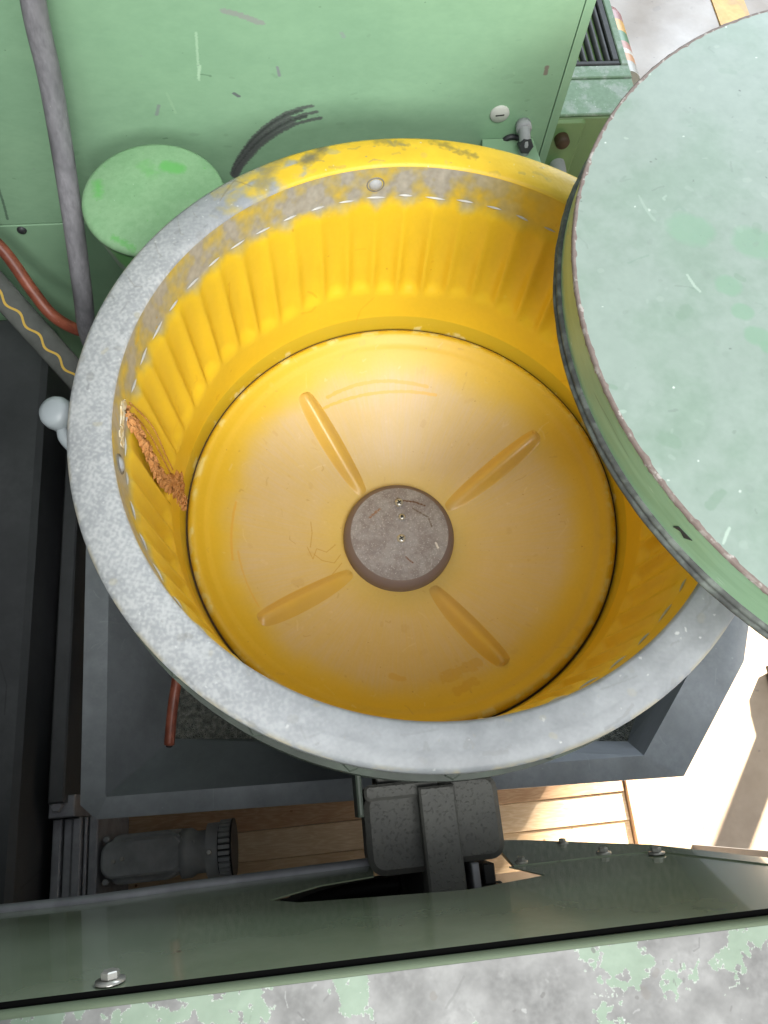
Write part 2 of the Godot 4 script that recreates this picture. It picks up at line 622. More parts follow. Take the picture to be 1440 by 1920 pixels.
	for y in 1024:
		for x in 1024:
			var v := green[y * 1024 + x] / 255.0 + (ragged[y * 1024 + x] - 128) / 128.0 * 0.16
			if v > 0.66:
				var o := im.get_pixel(x, y)
				im.set_pixel(x, y, o.lerp(Color8(176, 184, 174) if v < 0.672 else Color8(132, 154, 132), 0.8 if v < 0.672 else 0.72))
	blobs(im, 120, 175, c8(92, 90, 88), 1.0, 5.0, 0.6)
	blobs(im, 60, 177, c8(112, 104, 96), 4.0, 16.0, 0.35)
	scratches(im, 120, 181, c8(98, 97, 96), 60.0, 0.5)
	scratches(im, 90, 182, c8(178, 178, 176), 60.0, 0.5)
	blobs(im, 40, 176, c8(200, 202, 200), 0.8, 2.4, 0.8)
	var worn := painted("worn_primer", im, 0.6, 1.9)
	relief(worn, bumpy, 0.05)
	# glossy green sheet of the housing's back
	im = mottled(1024, 1024, 178, c8(142, 153, 130), c8(132, 144, 120), 0.55, 0.25, c8(158, 168, 148), 0.05, 0.006, 4.0)
	scratches(im, 260, 179, c8(130, 160, 126), 40.0, 0.5, 0.1)
	blobs(im, 14, 180, c8(62, 56, 46), 1.5, 6.0, 0.6)
	var gloss := painted("gloss_green", im, 0.22, 1.6)
	gloss.clearcoat_enabled = true
	gloss.clearcoat = 1.0
	gloss.clearcoat_roughness = 0.05

	make_bowl_materials()


func make_bowl_materials() -> void:
	var w := 2048
	var h := 48
	# rim: u is the angle (-180 .. 180 degrees, 90 towards the viewer), v runs from the inner to the outer edge
	var gi := noise(200, 0.45, 2, FastNoiseLite.TYPE_VALUE_CUBIC).get_seamless_image(w, h)
	gi.convert(Image.FORMAT_L8)
	var grain := gi.get_data()
	var mid := field(201, 0.025, w, h, 4)
	var big := field(202, 0.005, w, h, 3)
	var out := PackedByteArray()
	out.resize(w * h * 3)
	for y in h:
		for x in w:
			var i := y * w + x
			var a := float(x) / w * 360.0 - 180.0
			var f := (grain[i] - 128) / 128.0
			var m := (mid[i] - 128) / 128.0
			var b := (big[i] - 128) / 128.0
			var left := ss(100.0, 150.0, absf(a)) * (1.0 - ss(-150.0, -120.0, a) * float(a < 0.0))
			var c := c8(140, 143, 147) + Vector3.ONE * (f * lerpf(4.0, 10.0, left) + m * 10.0 + b * 7.0)
			# coarse white crystals where the lining is weathered on the left
			c = c.lerp(c8(188, 189, 189), left * (0.45 + 0.55 * ss(-0.4, 0.6, f + m * 0.3)) * 0.85)
			# bare yellow lining along the far side
			var yellow := ss(-128.0 + m * 12.0 + b * 8.0, -108.0 + m * 10.0, a) * (1.0 - ss(-20.0, 5.0, a))
			yellow *= 1.0 - 0.45 * ss(0.35, 0.8, m + b * 0.4) * (1.0 - ss(-105.0, -85.0, a))
			c = c.lerp(c8(224, 184, 44) + Vector3(1, 0.9, 0.3) * (m * 7.0), yellow)
			var edge := ss(0.82, 0.97, float(y) / h) * ss(0.1, 0.5, m + 0.3)
			c = c.lerp(c8(176, 160, 122), edge * 0.5)
			out[i * 3] = clampi(int(c.x), 0, 255)
			out[i * 3 + 1] = clampi(int(c.y), 0, 255)
			out[i * 3 + 2] = clampi(int(c.z), 0, 255)
	var im := Image.create_from_data(w, h, false, Image.FORMAT_RGB8, out)
	var at := func(deg: float, v: float) -> Vector2: return Vector2((deg + 180.0) / 360.0 * w, v * h)
	stroke(im, [at.call(-118.0, 0.3), at.call(-113.0, 0.9)], 15.0, c8(130, 122, 100), 0.6, 210, 0.7, 0.05, 1.0)
	stroke(im, [at.call(-108.0, 0.5), at.call(-104.0, 0.8)], 11.0, c8(104, 98, 84), 0.8, 211, 0.6, 0.06, 1.0)
	stroke(im, [at.call(-82.0, 0.75), at.call(-74.0, 0.45)], 7.0, c8(136, 120, 60), 0.7, 212, 1.0, 0.1, 1.0)
	stroke(im, [at.call(-93.0, 0.8), at.call(-88.0, 0.6)], 8.0, c8(146, 128, 70), 0.6, 213, 1.0, 0.1, 1.0)
	for k in 4:
		var d := -150.0 + 6.0 * k + rng.randfn() * 2.2
		stroke(im, [at.call(d, rng.randf_range(0.2, 0.5)), at.call(d + rng.randf_range(-0.6, 2.0), rng.randf_range(0.4, 0.7)), at.call(d + rng.randf_range(0.2, 2.6), rng.randf_range(0.5, 0.9))], 0.7, c8(124, 121, 114), 0.4, 214 + k, 1.2, 0.2)
	stroke(im, [at.call(-127.0, 0.5), at.call(-122.0, 0.8), at.call(-120.0, 0.4)], 0.8, c8(120, 104, 70), 0.45, 216, 0.8, 0.1)
	scratches(im, 90, 219, c8(118, 119, 120), 40.0, 0.4, 0.0)
	blobs(im, 26, 226, c8(122, 120, 114), 2.0, 7.0, 0.3)
	blobs(im, 22, 227, c8(170, 158, 124), 2.0, 6.0, 0.3)
	blobs(im, 90, 217, c8(216, 217, 216), 0.7, 1.6, 0.7)
	blobs(im, 50, 218, c8(140, 138, 132), 0.7, 1.5, 0.6)
	var rim := painted("rim_lining", im, 0.5)
	relief(rim, texture_of(triple(grain), w, h), 0.02)

	# lining wall: v runs from the rim's inner edge down to the disc
	h = 256
	grain = field(220, 0.09, w, h, 2)
	mid = field(221, 0.02, w, h, 4)
	big = field(222, 0.006, w, h, 3)
	out.resize(w * h * 3)
	for y in h:
		for x in w:
			var i := y * w + x
			var v := float(y) / h
			var a := float(x) / w * 360.0 - 180.0
			var f := (grain[i] - 128) / 128.0
			var m := (mid[i] - 128) / 128.0
			var b := (big[i] - 128) / 128.0
			var c := c8(226, 188, 44) + Vector3(1, 0.9, 0.2) * (b * 5.0 + f * 2.0)
			# worn grey band above the flutes; on the right it stays mostly yellow
			var far_left := 1.0 - ss(-78.0, -45.0, a) * (1.0 - ss(60.0, 110.0, a))
			var scallop := 0.007 * cos((deg_to_rad(a) + PI) * 54.0 + 0.5)
			var worn := (1.0 - ss(0.125 + scallop + m * 0.03, 0.215 + scallop + m * 0.03, v)) * far_left
			worn *= clampf(0.82 + m * 0.8, 0.0, 1.0)
			c = c.lerp(c8(156, 152, 142) + Vector3.ONE * (f * 12.0 + m * 16.0), worn)
			# greener band at the wall's foot next to the disc, then a pale dried slurry line
			c = c.lerp(c8(196, 170, 46), ss(0.884, 0.889, v) * 0.8)
			var line := ss(0.940 + m * 0.008, 0.962, v)
			c = c.lerp(c8(218, 202, 132), line * ss(0.25, 0.5, m + f * 0.2))
			out[i * 3] = clampi(int(c.x), 0, 255)
			out[i * 3 + 1] = clampi(int(c.y), 0, 255)
			out[i * 3 + 2] = clampi(int(c.z), 0, 255)
	im = Image.create_from_data(w, h, false, Image.FORMAT_RGB8, out)
	scratches(im, 70, 223, c8(206, 160, 30), 60.0, 0.5)
	blobs(im, 90, 224, c8(190, 140, 30), 0.7, 1.8, 0.6)
	blobs(im, 60, 225, c8(238, 214, 120), 0.8, 3.0, 0.35)
	var wall := painted("wall_lining", im, 0.36)

	# disc: yellow lining under a dried pale film; plane of 0.68 m
	w = 1024
	h = 1024
	grain = field(230, 0.10, w, h, 2)
	mid = field(231, 0.016, w, h, 4)
	big = field(232, 0.005, w, h, 4)
	var radial := noise(233, 1.0, 2)
	out.resize(w * h * 3)
	for y in h:
		for x in w:
			var i := y * w + x
			var px := (float(x) / w - 0.5) * 0.68
			var pz := (float(y) / h - 0.5) * 0.68
			var r := sqrt(px * px + pz * pz)
			var a := atan2(pz, px)
			var f := (grain[i] - 128) / 128.0
			var m := (mid[i] - 128) / 128.0
			var b := (big[i] - 128) / 128.0
			var brushed := radial.get_noise_3d(cos(a) * 60.0, sin(a) * 60.0, r * 14.0)
			var film := (1.0 - ss(0.245 + b * 0.012, 0.300 + b * 0.006, r + m * 0.003))
			film *= clampf(0.88 + b * 0.06 + m * 0.05 + brushed * 0.14, 0.0, 1.0)
			film *= 1.0 - 0.30 * (1.0 - ss(0.10, 0.16, r))
			var c := c8(216, 178, 44).lerp(c8(206, 181, 136), film) + Vector3(1, 0.95, 0.8) * (f * 2.0 + m * 1.2)
			var line := ss(0.318, 0.324, r + m * 0.004) * ss(0.05, 0.5, m + 0.1)
			c = c.lerp(c8(222, 206, 140), line * 0.8)
			out[i * 3] = clampi(int(c.x), 0, 255)
			out[i * 3 + 1] = clampi(int(c.y), 0, 255)
			out[i * 3 + 2] = clampi(int(c.z), 0, 255)
	im = Image.create_from_data(w, h, false, Image.FORMAT_RGB8, out)
	var on := func(r: float, deg: float) -> Vector2: return Vector2((r * cos(deg_to_rad(deg)) / 0.68 + 0.5) * w, (r * sin(deg_to_rad(deg)) / 0.68 + 0.5) * h)
	var wipe := []
	for k in 11:
		wipe.append(on.call(0.243 - 0.002 * sin(k * 0.3), -119.0 + k * 4.9))
	stroke(im, wipe, 4.0, c8(218, 172, 60), 0.75, 240, 0.5, 0.06)
	wipe = []
	for k in 11:
		wipe.append(on.call(0.254 + 0.003 * sin(k * 0.4), -114.0 + k * 4.0))
	stroke(im, wipe, 4.5, c8(216, 170, 62), 0.75, 241, 0.5, 0.06)
	wipe = []
	for k in 8:
		wipe.append(on.call(0.272 - 0.001 * k, 170.0 + k * 3.0))
	stroke(im, wipe, 3.0, c8(214, 164, 66), 0.7, 242, 0.5, 0.06)
	wipe = []
	for k in 8:
		wipe.append(on.call(0.262, 152.0 + k * 3.0))
	stroke(im, wipe, 2.4, c8(212, 166, 72), 0.6, 243, 0.6, 0.06)
	# thin runs beside the hub
	for run in [[[0.108, 178.0], [0.125, 172.0], [0.14, 175.0], [0.15, 168.0], [0.155, 176.0]], [[0.103, 168.0], [0.118, 162.0], [0.136, 166.0], [0.146, 171.0]], [[0.15, 176.0], [0.146, 186.0], [0.15, 193.0]], [[0.106, 160.0], [0.13, 154.0], [0.142, 150.0]]]:
		var line := []
		for p in run:
			line.append(on.call(p[0], p[1]))
		stroke(im, line, 1.5, c8(190, 146, 62), 0.65, 244 + run.size(), 0.4, 0.1)
	# scraped sediment towards the near edge
	stroke(im, [on.call(0.25, 70.0), on.call(0.255, 82.0)], 16.0, c8(200, 152, 50), 0.35, 250, 1.1, 0.04)
	stroke(im, [on.call(0.275, 74.0), on.call(0.28, 80.0)], 13.0, c8(196, 146, 46), 0.35, 251, 1.1, 0.04)
	stroke(im, [on.call(0.25, 96.0), on.call(0.245, 100.0)], 9.0, c8(206, 160, 70), 0.5, 252, 0.9, 0.05)
	blobs(im, 110, 253, c8(160, 116, 50), 0.7, 1.8, 0.7)
	blobs(im, 46, 256, c8(188, 148, 84), 3.0, 14.0, 0.22)
	blobs(im, 40, 257, c8(222, 202, 164), 2.0, 9.0, 0.25)
	scratches(im, 150, 258, c8(224, 204, 160), 46.0, 0.35)
	scratches(im, 90, 259, c8(176, 134, 66), 40.0, 0.35)
	var disc := painted("disc_lining", im, 0.46)
	disc.clearcoat_enabled = true
	disc.clearcoat = 0.15
	disc.clearcoat_roughness = 0.4
	var ridge := painted("ridge_lining", mottled(256, 256, 255, c8(212, 174, 82), c8(204, 168, 96), 0.5, 0.25, c8(226, 190, 110), 0.06, 0.01, 4.0), 0.32, 3.0)
	ridge.clearcoat_enabled = true
	ridge.clearcoat = 0.3
	ridge.clearcoat_roughness = 0.25

	# hub cap: brown iron under a whitish bloom
	im = mottled(512, 512, 260, c8(130, 124, 126), c8(146, 143, 146), 0.5, 0.3, c8(178, 177, 180), 0.45, 0.008, 7.0)
	scratches(im, 500, 261, c8(176, 174, 176), 12.0, 0.5)
	stroke(im, [Vector2(290, 96), Vector2(340, 104), Vector2(390, 128)], 6.0, c8(86, 54, 34), 0.8, 262, 0.9, 0.08, 1.2)
	stroke(im, [Vector2(330, 140), Vector2(400, 190), Vector2(410, 240)], 5.0, c8(90, 78, 66), 0.7, 263, 1.0, 0.08, 1.2)
	stroke(im, [Vector2(120, 170), Vector2(170, 130)], 8.0, c8(134, 82, 48), 0.6, 264, 1.0, 0.08, 1.2)
	stroke(im, [Vector2(270, 380), Vector2(300, 410)], 5.0, c8(104, 70, 54), 0.8, 265, 0.9, 0.1, 1.2)
	stroke(im, [Vector2(420, 320), Vector2(428, 344)], 6.0, c8(222, 220, 216), 0.8, 266, 0.9, 0.1)
	var hub := painted("hub_bloom", im, 0.72)
	relief(hub, texture_of(triple(field(267, 0.12, 512, 512, 3)), 512, 512), 0.02)
	mat("hub_side", Color8(112, 98, 96), 0.55)
	# crumbly repair putty
	var putty := painted("putty", mottled(512, 512, 270, c8(204, 148, 90), c8(190, 130, 74), 0.5, 0.2, c8(224, 180, 126), 0.2, 0.03, 18.0), 0.85, 8.0)
	relief(putty, texture_of(triple(field(271, 0.06, 512, 512, 3)), 512, 512), 0.3)
	painted("dry_crust", mottled(256, 256, 273, c8(226, 218, 196), c8(206, 180, 130), 0.5, 0.2, c8(240, 238, 230), 0.2, 0.03, 16.0), 0.7, 8.0)
	painted("rim_side", mottled(512, 512, 290, c8(140, 142, 142), c8(124, 126, 124), 0.55, 0.2, c8(160, 160, 158), 0.08, 0.01, 8.0), 0.55, 2.0)
	painted("shell_green", mottled(512, 512, 275, c8(84, 94, 84), c8(74, 80, 74), 0.5, 0.2, c8(110, 118, 108), 0.08, 0.01, 8.0), 0.5, 2.0)
	im = mottled(512, 512, 277, c8(132, 172, 130), c8(138, 176, 135), 0.5, 0.25, c8(150, 184, 146), 0.06, 0.006, 5.0)
	stroke(im, [Vector2(300, 120), Vector2(345, 135)], 32.0, c8(100, 178, 92), 0.75, 278, 0.2, 0.04, 2.0)
	stroke(im, [Vector2(220, 110), Vector2(250, 150)], 34.0, c8(108, 176, 100), 0.5, 279, 0.6, 0.03, 1.0)
	stroke(im, [Vector2(60, 190), Vector2(66, 240)], 26.0, c8(98, 180, 90), 0.7, 280, 0.4, 0.04, 1.0)
	stroke(im, [Vector2(120, 430), Vector2(190, 480)], 16.0, c8(98, 178, 88), 0.6, 281, 0.8, 0.06, 1.0)
	blobs(im, 22, 282, c8(96, 182, 84), 1.0, 4.0, 0.8)
	blobs(im, 26, 283, c8(84, 110, 82), 0.8, 2.0, 0.8)
	blobs(im, 12, 284, c8(220, 228, 218), 0.8, 2.2, 0.9)
	painted("pail_lid", im, 0.42)
	im = mottled(512, 256, 286, c8(160, 184, 160), c8(122, 188, 114), 0.58, 0.12, c8(170, 186, 170), 0.05, 0.008, 5.0)
	painted("pail_side", im, 0.45)


func triple(d: PackedByteArray) -> PackedByteArray:
	var out := PackedByteArray()
	out.resize(d.size() * 3)
	for i in d.size():
		out[i * 3] = d[i]
		out[i * 3 + 1] = d[i]
		out[i * 3 + 2] = d[i]
	return out


# ---------------------------------------------------------------- setting
func build_floor() -> void:
	var f := put(self, "floor", box(-6, -0.1, -8, 6, 0.0, 5), M.concrete)
	f.set_meta("kind", "structure")
	var l := put(self, "floor_line", box(1.335, 0.0, -4.0, 1.45, 0.004, -1.55), M.floor_paint)
	l.set_meta("kind", "structure")
	# boards of the pallet that the machine stands on
	var t := thing("wooden_pallet", "pale wooden pallet boards on the floor under the finishing machine", "pallet")
	var rows := [[0.375, 0.4385, 2], [0.4395, 0.4955, 0], [0.4965, 0.57, 1]]
	for k in rows.size():
		put(t, "plank", box(-0.62, 0.0, rows[k][0], 0.475, 0.045 - 0.003 * k, rows[k][1], 0.001), M["wood_%d" % rows[k][2]])
	put(t, "edge_batten", box(0.4775, 0.0, 0.36, 0.512, 0.05, 0.575, 0.003), M.wood_2)


func build_cabinet() -> void:
	var t := thing("machine_cabinet", "tall mid green sheet metal cabinet with a black scuff behind the bowl", "cabinet")
	# the carcass, 3 mm behind its front sheets
	put(t, "carcass", box(-1.05, 0.0, -1.25, 0.303, 1.35, -0.603), M.cabinet_green)
	var st := start()
	var w := [[-0.9, 0.0], [0.291, 0.987]]
	var a := [Vector3(-0.9, 0.648, -0.6), Vector3(-0.9, 1.35, -0.6), Vector3(0.291, 1.35, -0.6), Vector3(0.291, 0.648, -0.6)]
	var uv := [Vector2(0, 0.996), Vector2(0, 0), Vector2(0.987, 0), Vector2(0.987, 0.996)]
	for i in [0, 1, 2, 0, 2, 3]:
		st.set_uv(uv[i])
		st.add_vertex(a[i])
	put(t, "front_sheet", done(st), M.cabinet_face)
	put(t, "corner_strip", box(0.2925, 0.3, -0.603, 0.3065, 1.35, -0.599, 0.001), M.cabinet_green)
	put(t, "lower_sheet", box(-0.9, 0.05, -0.603, 0.291, 0.645, -0.599, 0.001), M.cabinet_green)
	put(t, "rivet", lathe([Vector2(0.0085, 0.0), Vector2(0.0075, 0.003), Vector2(0.004, 0.005), Vector2(0.0, 0.0055)], 20), M.dark_steel, turn_to(Vector3(0, 0, 1), Vector3(-0.621, 0.634, -0.599)))
	var cap := put(t, "blanking_plug", lathe([Vector2(0.0158, 0.0), Vector2(0.0158, 0.002), Vector2(0.0145, 0.0035), Vector2(0.0, 0.0042)], 32), M.white_plug, turn_to(Vector3(0, 0, 1), Vector3(0.205, 0.852, -0.6)))
	put(cap, "slot", box(-0.007, 0.0036, -0.0011, 0.007, 0.0046, 0.0011), M.slot, Transform3D(Basis(Vector3.UP, PI / 2 + 0.1), Vector3.ZERO))
	put(t, "grommet", lathe([Vector2(0.018, 0.0), Vector2(0.018, 0.006), Vector2(0.013, 0.008), Vector2(0.012, 0.003), Vector2(0.0, 0.003)], 28), M.dark_steel, turn_to(Vector3(0, 0, 1), Vector3(0.235, 0.793, -0.6)))
	# pipe elbow with its braided line
	var e := thing("pipe_elbow", "dark hexagonal pipe elbow screwed into the green cabinet beside a white plug", "pipe fitting", Vector3(0.2485, 0.826, -0.6))
	put(e, "collar", lathe([Vector2(0.0, 0.0), Vector2(0.013, 0.0), Vector2(0.013, 0.012), Vector2(0.009, 0.014), Vector2(0.0, 0.014)], 24), M.gear_grey, turn_to(Vector3(0, 0, 1), Vector3(0, 0.004, 0)))
	put(e, "elbow", tube([Vector3(0, 0.004, 0.008), Vector3(0, 0.002, 0.02), Vector3(0.001, -0.008, 0.03), Vector3(0.002, -0.024, 0.032)], 0.0095), M.gear_grey)
	put(e, "nut", slab(oval(0.0128, 6), 0.0, 0.014, 0.0012), M.dark_steel, turn_to(Vector3(0.05, 0.5, 1), Vector3(0.001, -0.012, 0.026)))
	var line := []
	for k in 7:
		line.append(Vector3(0.002 + 0.004 * k, -0.022 - 0.011 * k, 0.032 - 0.002 * k))
	put(e, "braided_line", tube(line, 0.0055), M.bright_steel)
	# folded bracket below it
	var b := thing("sheet_bracket", "small pale green folded bracket between cabinet and far rim", "bracket", Vector3(0.235, 0.8, -0.57))
	put(b, "plate", slab(PackedVector2Array([Vector2(-0.05, -0.029), Vector2(0.036, -0.029), Vector2(0.044, 0.05), Vector2(-0.06, 0.05)]), 0.0, 0.003, 0.0008), M.lid_skirt)
	put(b, "fold", box(-0.05, -0.03, -0.0285, 0.036, -0.001, -0.0255, 0.0005), M.lid_skirt)


func build_rear_machine() -> void:
	var t := thing("rear_machine", "low green machine dusted with white grit and with a black ribbed vent", "machine")
	put(t, "body", box(0.33, 0.0, -1.75, 0.594, 0.594, -0.872, 0.004), M.olive_green)
	# top plate round the vent opening: front apron, right strip, all one folded sheet
	put(t, "apron", box(0.33, 0.596, -0.968, 0.598, 0.603, -0.87, 0.002), M.dusty_green)
	put(t, "apron", box(0.33, 0.597, -1.004, 0.598, 0.606, -0.970, 0.002), M.dusty_green)
	put(t, "side_strip", box(0.582, 0.597, -1.75, 0.598, 0.606, -1.0065, 0.002), M.dusty_green)
	var v := put(t, "vent_frame", box(0.33, 0.595, -1.018, 0.580, 0.606, -1.007, 0.002), M.grille_black)
	put(t, "vent_frame", box(0.566, 0.595, -1.74, 0.580, 0.606, -1.020, 0.002), M.grille_black)
	for k in 10:
		var x := 0.558 - k * 0.0175
		put(t, "vent_rib", tube([Vector3(x, 0.598, -1.02), Vector3(x, 0.598, -1.4), Vector3(x, 0.598, -1.73)], 0.0062, 8), M.grille_black)
	# pressed panel with a hole on the front
	put(t, "pressed_panel", slab(rounded_rect(0.335, -0.16, 0.482, 0.12, 0.012), 0.0, 0.012, 0.005), M.olive_green, Transform3D(Basis(Vector3.RIGHT, PI / 2), Vector3(0, 0.435, -0.872)))
	put(t, "knob", lathe([Vector2(0.0, 0.022), Vector2(0.012, 0.022), Vector2(0.015, 0.018), Vector2(0.015, 0.0)], 24), M.joint, turn_to(Vector3(0, 0.1, 1), Vector3(0.437, 0.553, -0.861)))
	put(t, "spout", tube([Vector3(0.447, 0.482, -0.868), Vector3(0.447, 0.478, -0.83), Vector3(0.444, 0.46, -0.80)], 0.017, 18), M.gear_grey)
	# banded canister lying on a ledge at the machine's right side
	var c := thing("paint_canister", "canister with red, ochre and green bands lying beside the vented machine", "canister", Vector3(0.656, 0.462, -1.11))
	var bands := [[0.0, 0.035, Color8(170, 168, 160)], [0.035, 0.06, Color8(196, 140, 90)], [0.06, 0.075, Color8(206, 200, 190)], [0.075, 0.1, Color8(178, 120, 104)], [0.1, 0.135, Color8(70, 120, 76)], [0.135, 0.175, Color8(206, 156, 66)], [0.175, 0.205, Color8(160, 108, 106)]]
	var lie := Basis(Vector3(1, 0, 0), Vector3(0, 0, -1), Vector3(0, 1, 0))
	for k in bands.size():
		put(c, "band", lathe_sharp([Vector2(0.042, bands[k][0]), Vector2(0.042, bands[k][1])], 40), mat("band_%d" % k, bands[k][2], 0.4), Transform3D(lie, Vector3.ZERO))
	put(c, "shoulder", lathe([Vector2(0.042, 0.205), Vector2(0.038, 0.222), Vector2(0.026, 0.234), Vector2(0.0, 0.238)], 40), M.band_6, Transform3D(lie, Vector3.ZERO))
	put(c, "base", lathe([Vector2(0.0, 0.002), Vector2(0.042, 0.0)], 40), M.band_0, Transform3D(lie, Vector3.ZERO))
	tag(put(self, "ledge", box(0.596, 0.405, -1.36, 0.725, 0.4195, -1.09, 0.003), M.black), "black ledge under the banded canister", "ledge")


func build_side_cabinet() -> void:
	var t := thing("side_cabinet", "dark grey low cabinet along the left edge of the picture", "cabinet")
	put(t, "carcass", box(-1.3, 0.0, -0.56, -0.648, 0.40, 0.62, 0.004), M.dark_sheet)
	put(t, "top_sheet", slab(rounded_rect(-1.3, -0.57, -0.642, 0.62, 0.06, 8), 0.401, 0.425, 0.010), M.dark_sheet)
	put(t, "unseen_shade_tower", box(-1.3, 0.426, -0.59, -0.84, 2.0, 0.62, 0.004), M.dark_sheet)  # unseen upper block, out of view, keeps light off the left side
	put(t, "rail", box(-0.628, 0.0, -0.46, -0.60, 0.33, 0.36, 0.003), M.dark_sheet)


func panel_z(y: float) -> float:
	return 0.527 - 0.14 * (1.12 - y)


func sheet_on_panel(poly: Array, lift: float, thick: float) -> ArrayMesh:
	var p := PackedVector2Array()
	for q in poly:
		p.append(Vector2(q[0], q[1]))
	if Geometry2D.is_polygon_clockwise(p):
		p.reverse()
	var n := Vector3(0, 0.1386, -0.9903)
	var st := start()
	var f := func(v: Vector2, d: float) -> Vector3: return Vector3(v.x, v.y, panel_z(v.y)) + n * d
	var ix := Geometry2D.triangulate_polygon(p)
	for i in range(0, ix.size(), 3):
		tri(st, f.call(p[ix[i]], lift), f.call(p[ix[i + 1]], lift), f.call(p[ix[i + 2]], lift))
		tri(st, f.call(p[ix[i]], lift - thick), f.call(p[ix[i + 2]], lift - thick), f.call(p[ix[i + 1]], lift - thick))
	for i in p.size():
		var j := (i + 1) % p.size()
		quad(st, f.call(p[i], lift), f.call(p[i], lift - thick), f.call(p[j], lift - thick), f.call(p[j], lift))
	return done(st)


func bolt_on_panel(parent: Node, x: float, y: float, r: float) -> void:
	var n := Vector3(0, 0.1386, -0.9903)
	var xf := turn_to(n, Vector3(x, y, panel_z(y)) + n * 0.0012)
	var w := put(parent, "washer", lathe([Vector2(r * 1.6, 0.0), Vector2(r * 1.6, r * 0.25), Vector2(0.0, r * 0.3)], 24), M.bright_steel, xf)
	put(w, "bolt_head", hex_head(r, r * 0.85), M.bright_steel, at3(0, r * 0.3, 0))


func build_drive_housing() -> void:
	var t := thing("drive_housing", "near drive housing with flaked grey top and glossy green back sheet", "machine housing")
	# worn top, its far edge rounded and still green
	var edge := []
	for k in 7:
		var a := PI / 2 * k / 6.0
		edge.append(Vector2(0.5355 - 0.005 * sin(a), 1.121 - 0.005 * (1.0 - cos(a))))
	var st := start(true)
	for k in edge.size():
		for x in [-0.75, 0.62]:
			st.add_vertex(Vector3(x, edge[k].y, edge[k].x))
	for k in edge.size() - 1:
		for v in [2 * k, 2 * k + 1, 2 * k + 2, 2 * k + 1, 2 * k + 3, 2 * k + 2]:
			st.add_index(v)
	put(t, "rounded_edge", done(st), M.green_side)
	put(t, "edge_face", box(-0.75, 1.09, 0.5304, 0.62, 1.116, 0.535), M.green_side)
	put(t, "top_plate", box(-0.75, 1.10, 0.5355, 0.62, 1.1212, 1.0), M.worn_primer)
	put(t, "end_wall", box(-0.75, 0.0, 0.56, -0.745, 1.098, 0.99), M.dark_sheet)
	put(t, "end_wall", box(0.615, 0.0, 0.56, 0.62, 1.098, 0.99), M.dark_sheet)
	put(t, "inner_wall", box(-0.74, 0.0, 0.64, 0.61, 1.095, 0.65), M.gear_grey)
	put(t, "unseen_shade_column", box(-0.74, 1.123, 0.66, -0.30, 2.1, 0.92, 0.006), M.cabinet_green)  # unseen upright, out of view, placed to shade the green cabinet's left part
	put(t, "back_sheet", sheet_on_panel([[-0.75, 1.112], [0.62, 1.112], [0.62, 1.06], [0.40, 1.03], [0.264, 0.99], [0.193, 0.887], [0.136, 0.881], [0.04, 0.881], [0.065, 0.933], [-0.016, 0.954], [-0.107, 0.941], [-0.179, 0.929], [-0.209, 0.907], [-0.159, 0.869], [-0.102, 0.855], [-0.099, 0.801], [-0.306, 0.819], [-0.394, 0.831], [-0.499, 0.83], [-0.75, 0.825]], 0.0, 0.0014), M.gloss_green)
	put(t, "lap_sheet", sheet_on_panel([[0.045, 0.884], [0.136, 0.885], [0.197, 0.890], [0.266, 0.993], [0.28, 0.975], [0.205, 0.86], [0.09, 0.764], [0.05, 0.74]], 0.0012, 0.0042), M.gloss_green)
	put(t, "seam_gap_strip", box(-0.75, 1.098, 0.5258, 0.62, 1.1126, 0.5298), M.gap_black)  # black strip stands in for the darkness of the open seam
	var roll := []
	for q in [[-0.75, 0.825], [-0.499, 0.83], [-0.394, 0.831], [-0.306, 0.819], [-0.2, 0.81], [-0.099, 0.801]]:
		roll.append(Vector3(q[0], q[1] - 0.006, panel_z(q[1]) - 0.001))
	put(t, "rolled_edge", tube(roll, 0.007), M.rail_steel)
	for b in [[0.056, 0.872, 0.0042], [0.122, 0.803, 0.0042], [0.146, 0.874, 0.005], [0.193, 0.902, 0.0055], [-0.311, 1.1, 0.0068]]:
		bolt_on_panel(t, b[0], b[1], b[2])
	# toothed ring inside the opening
	var g := put(t, "toothed_ring", lathe([Vector2(0.10, 0.0), Vector2(0.12, 0.0), Vector2(0.12, 0.02), Vector2(0.10, 0.02)], 48), M.black, turn_to(Vector3(0, 0.1, -1), Vector3(-0.09, 0.86, 0.53)))
	for k in 40:
		var a := TAU * k / 40
		put(g, "tooth", box(0.12, 0.002, -0.004, 0.128, 0.018, 0.004), M.dark_steel, Transform3D(Basis(Vector3.UP, a), Vector3.ZERO))


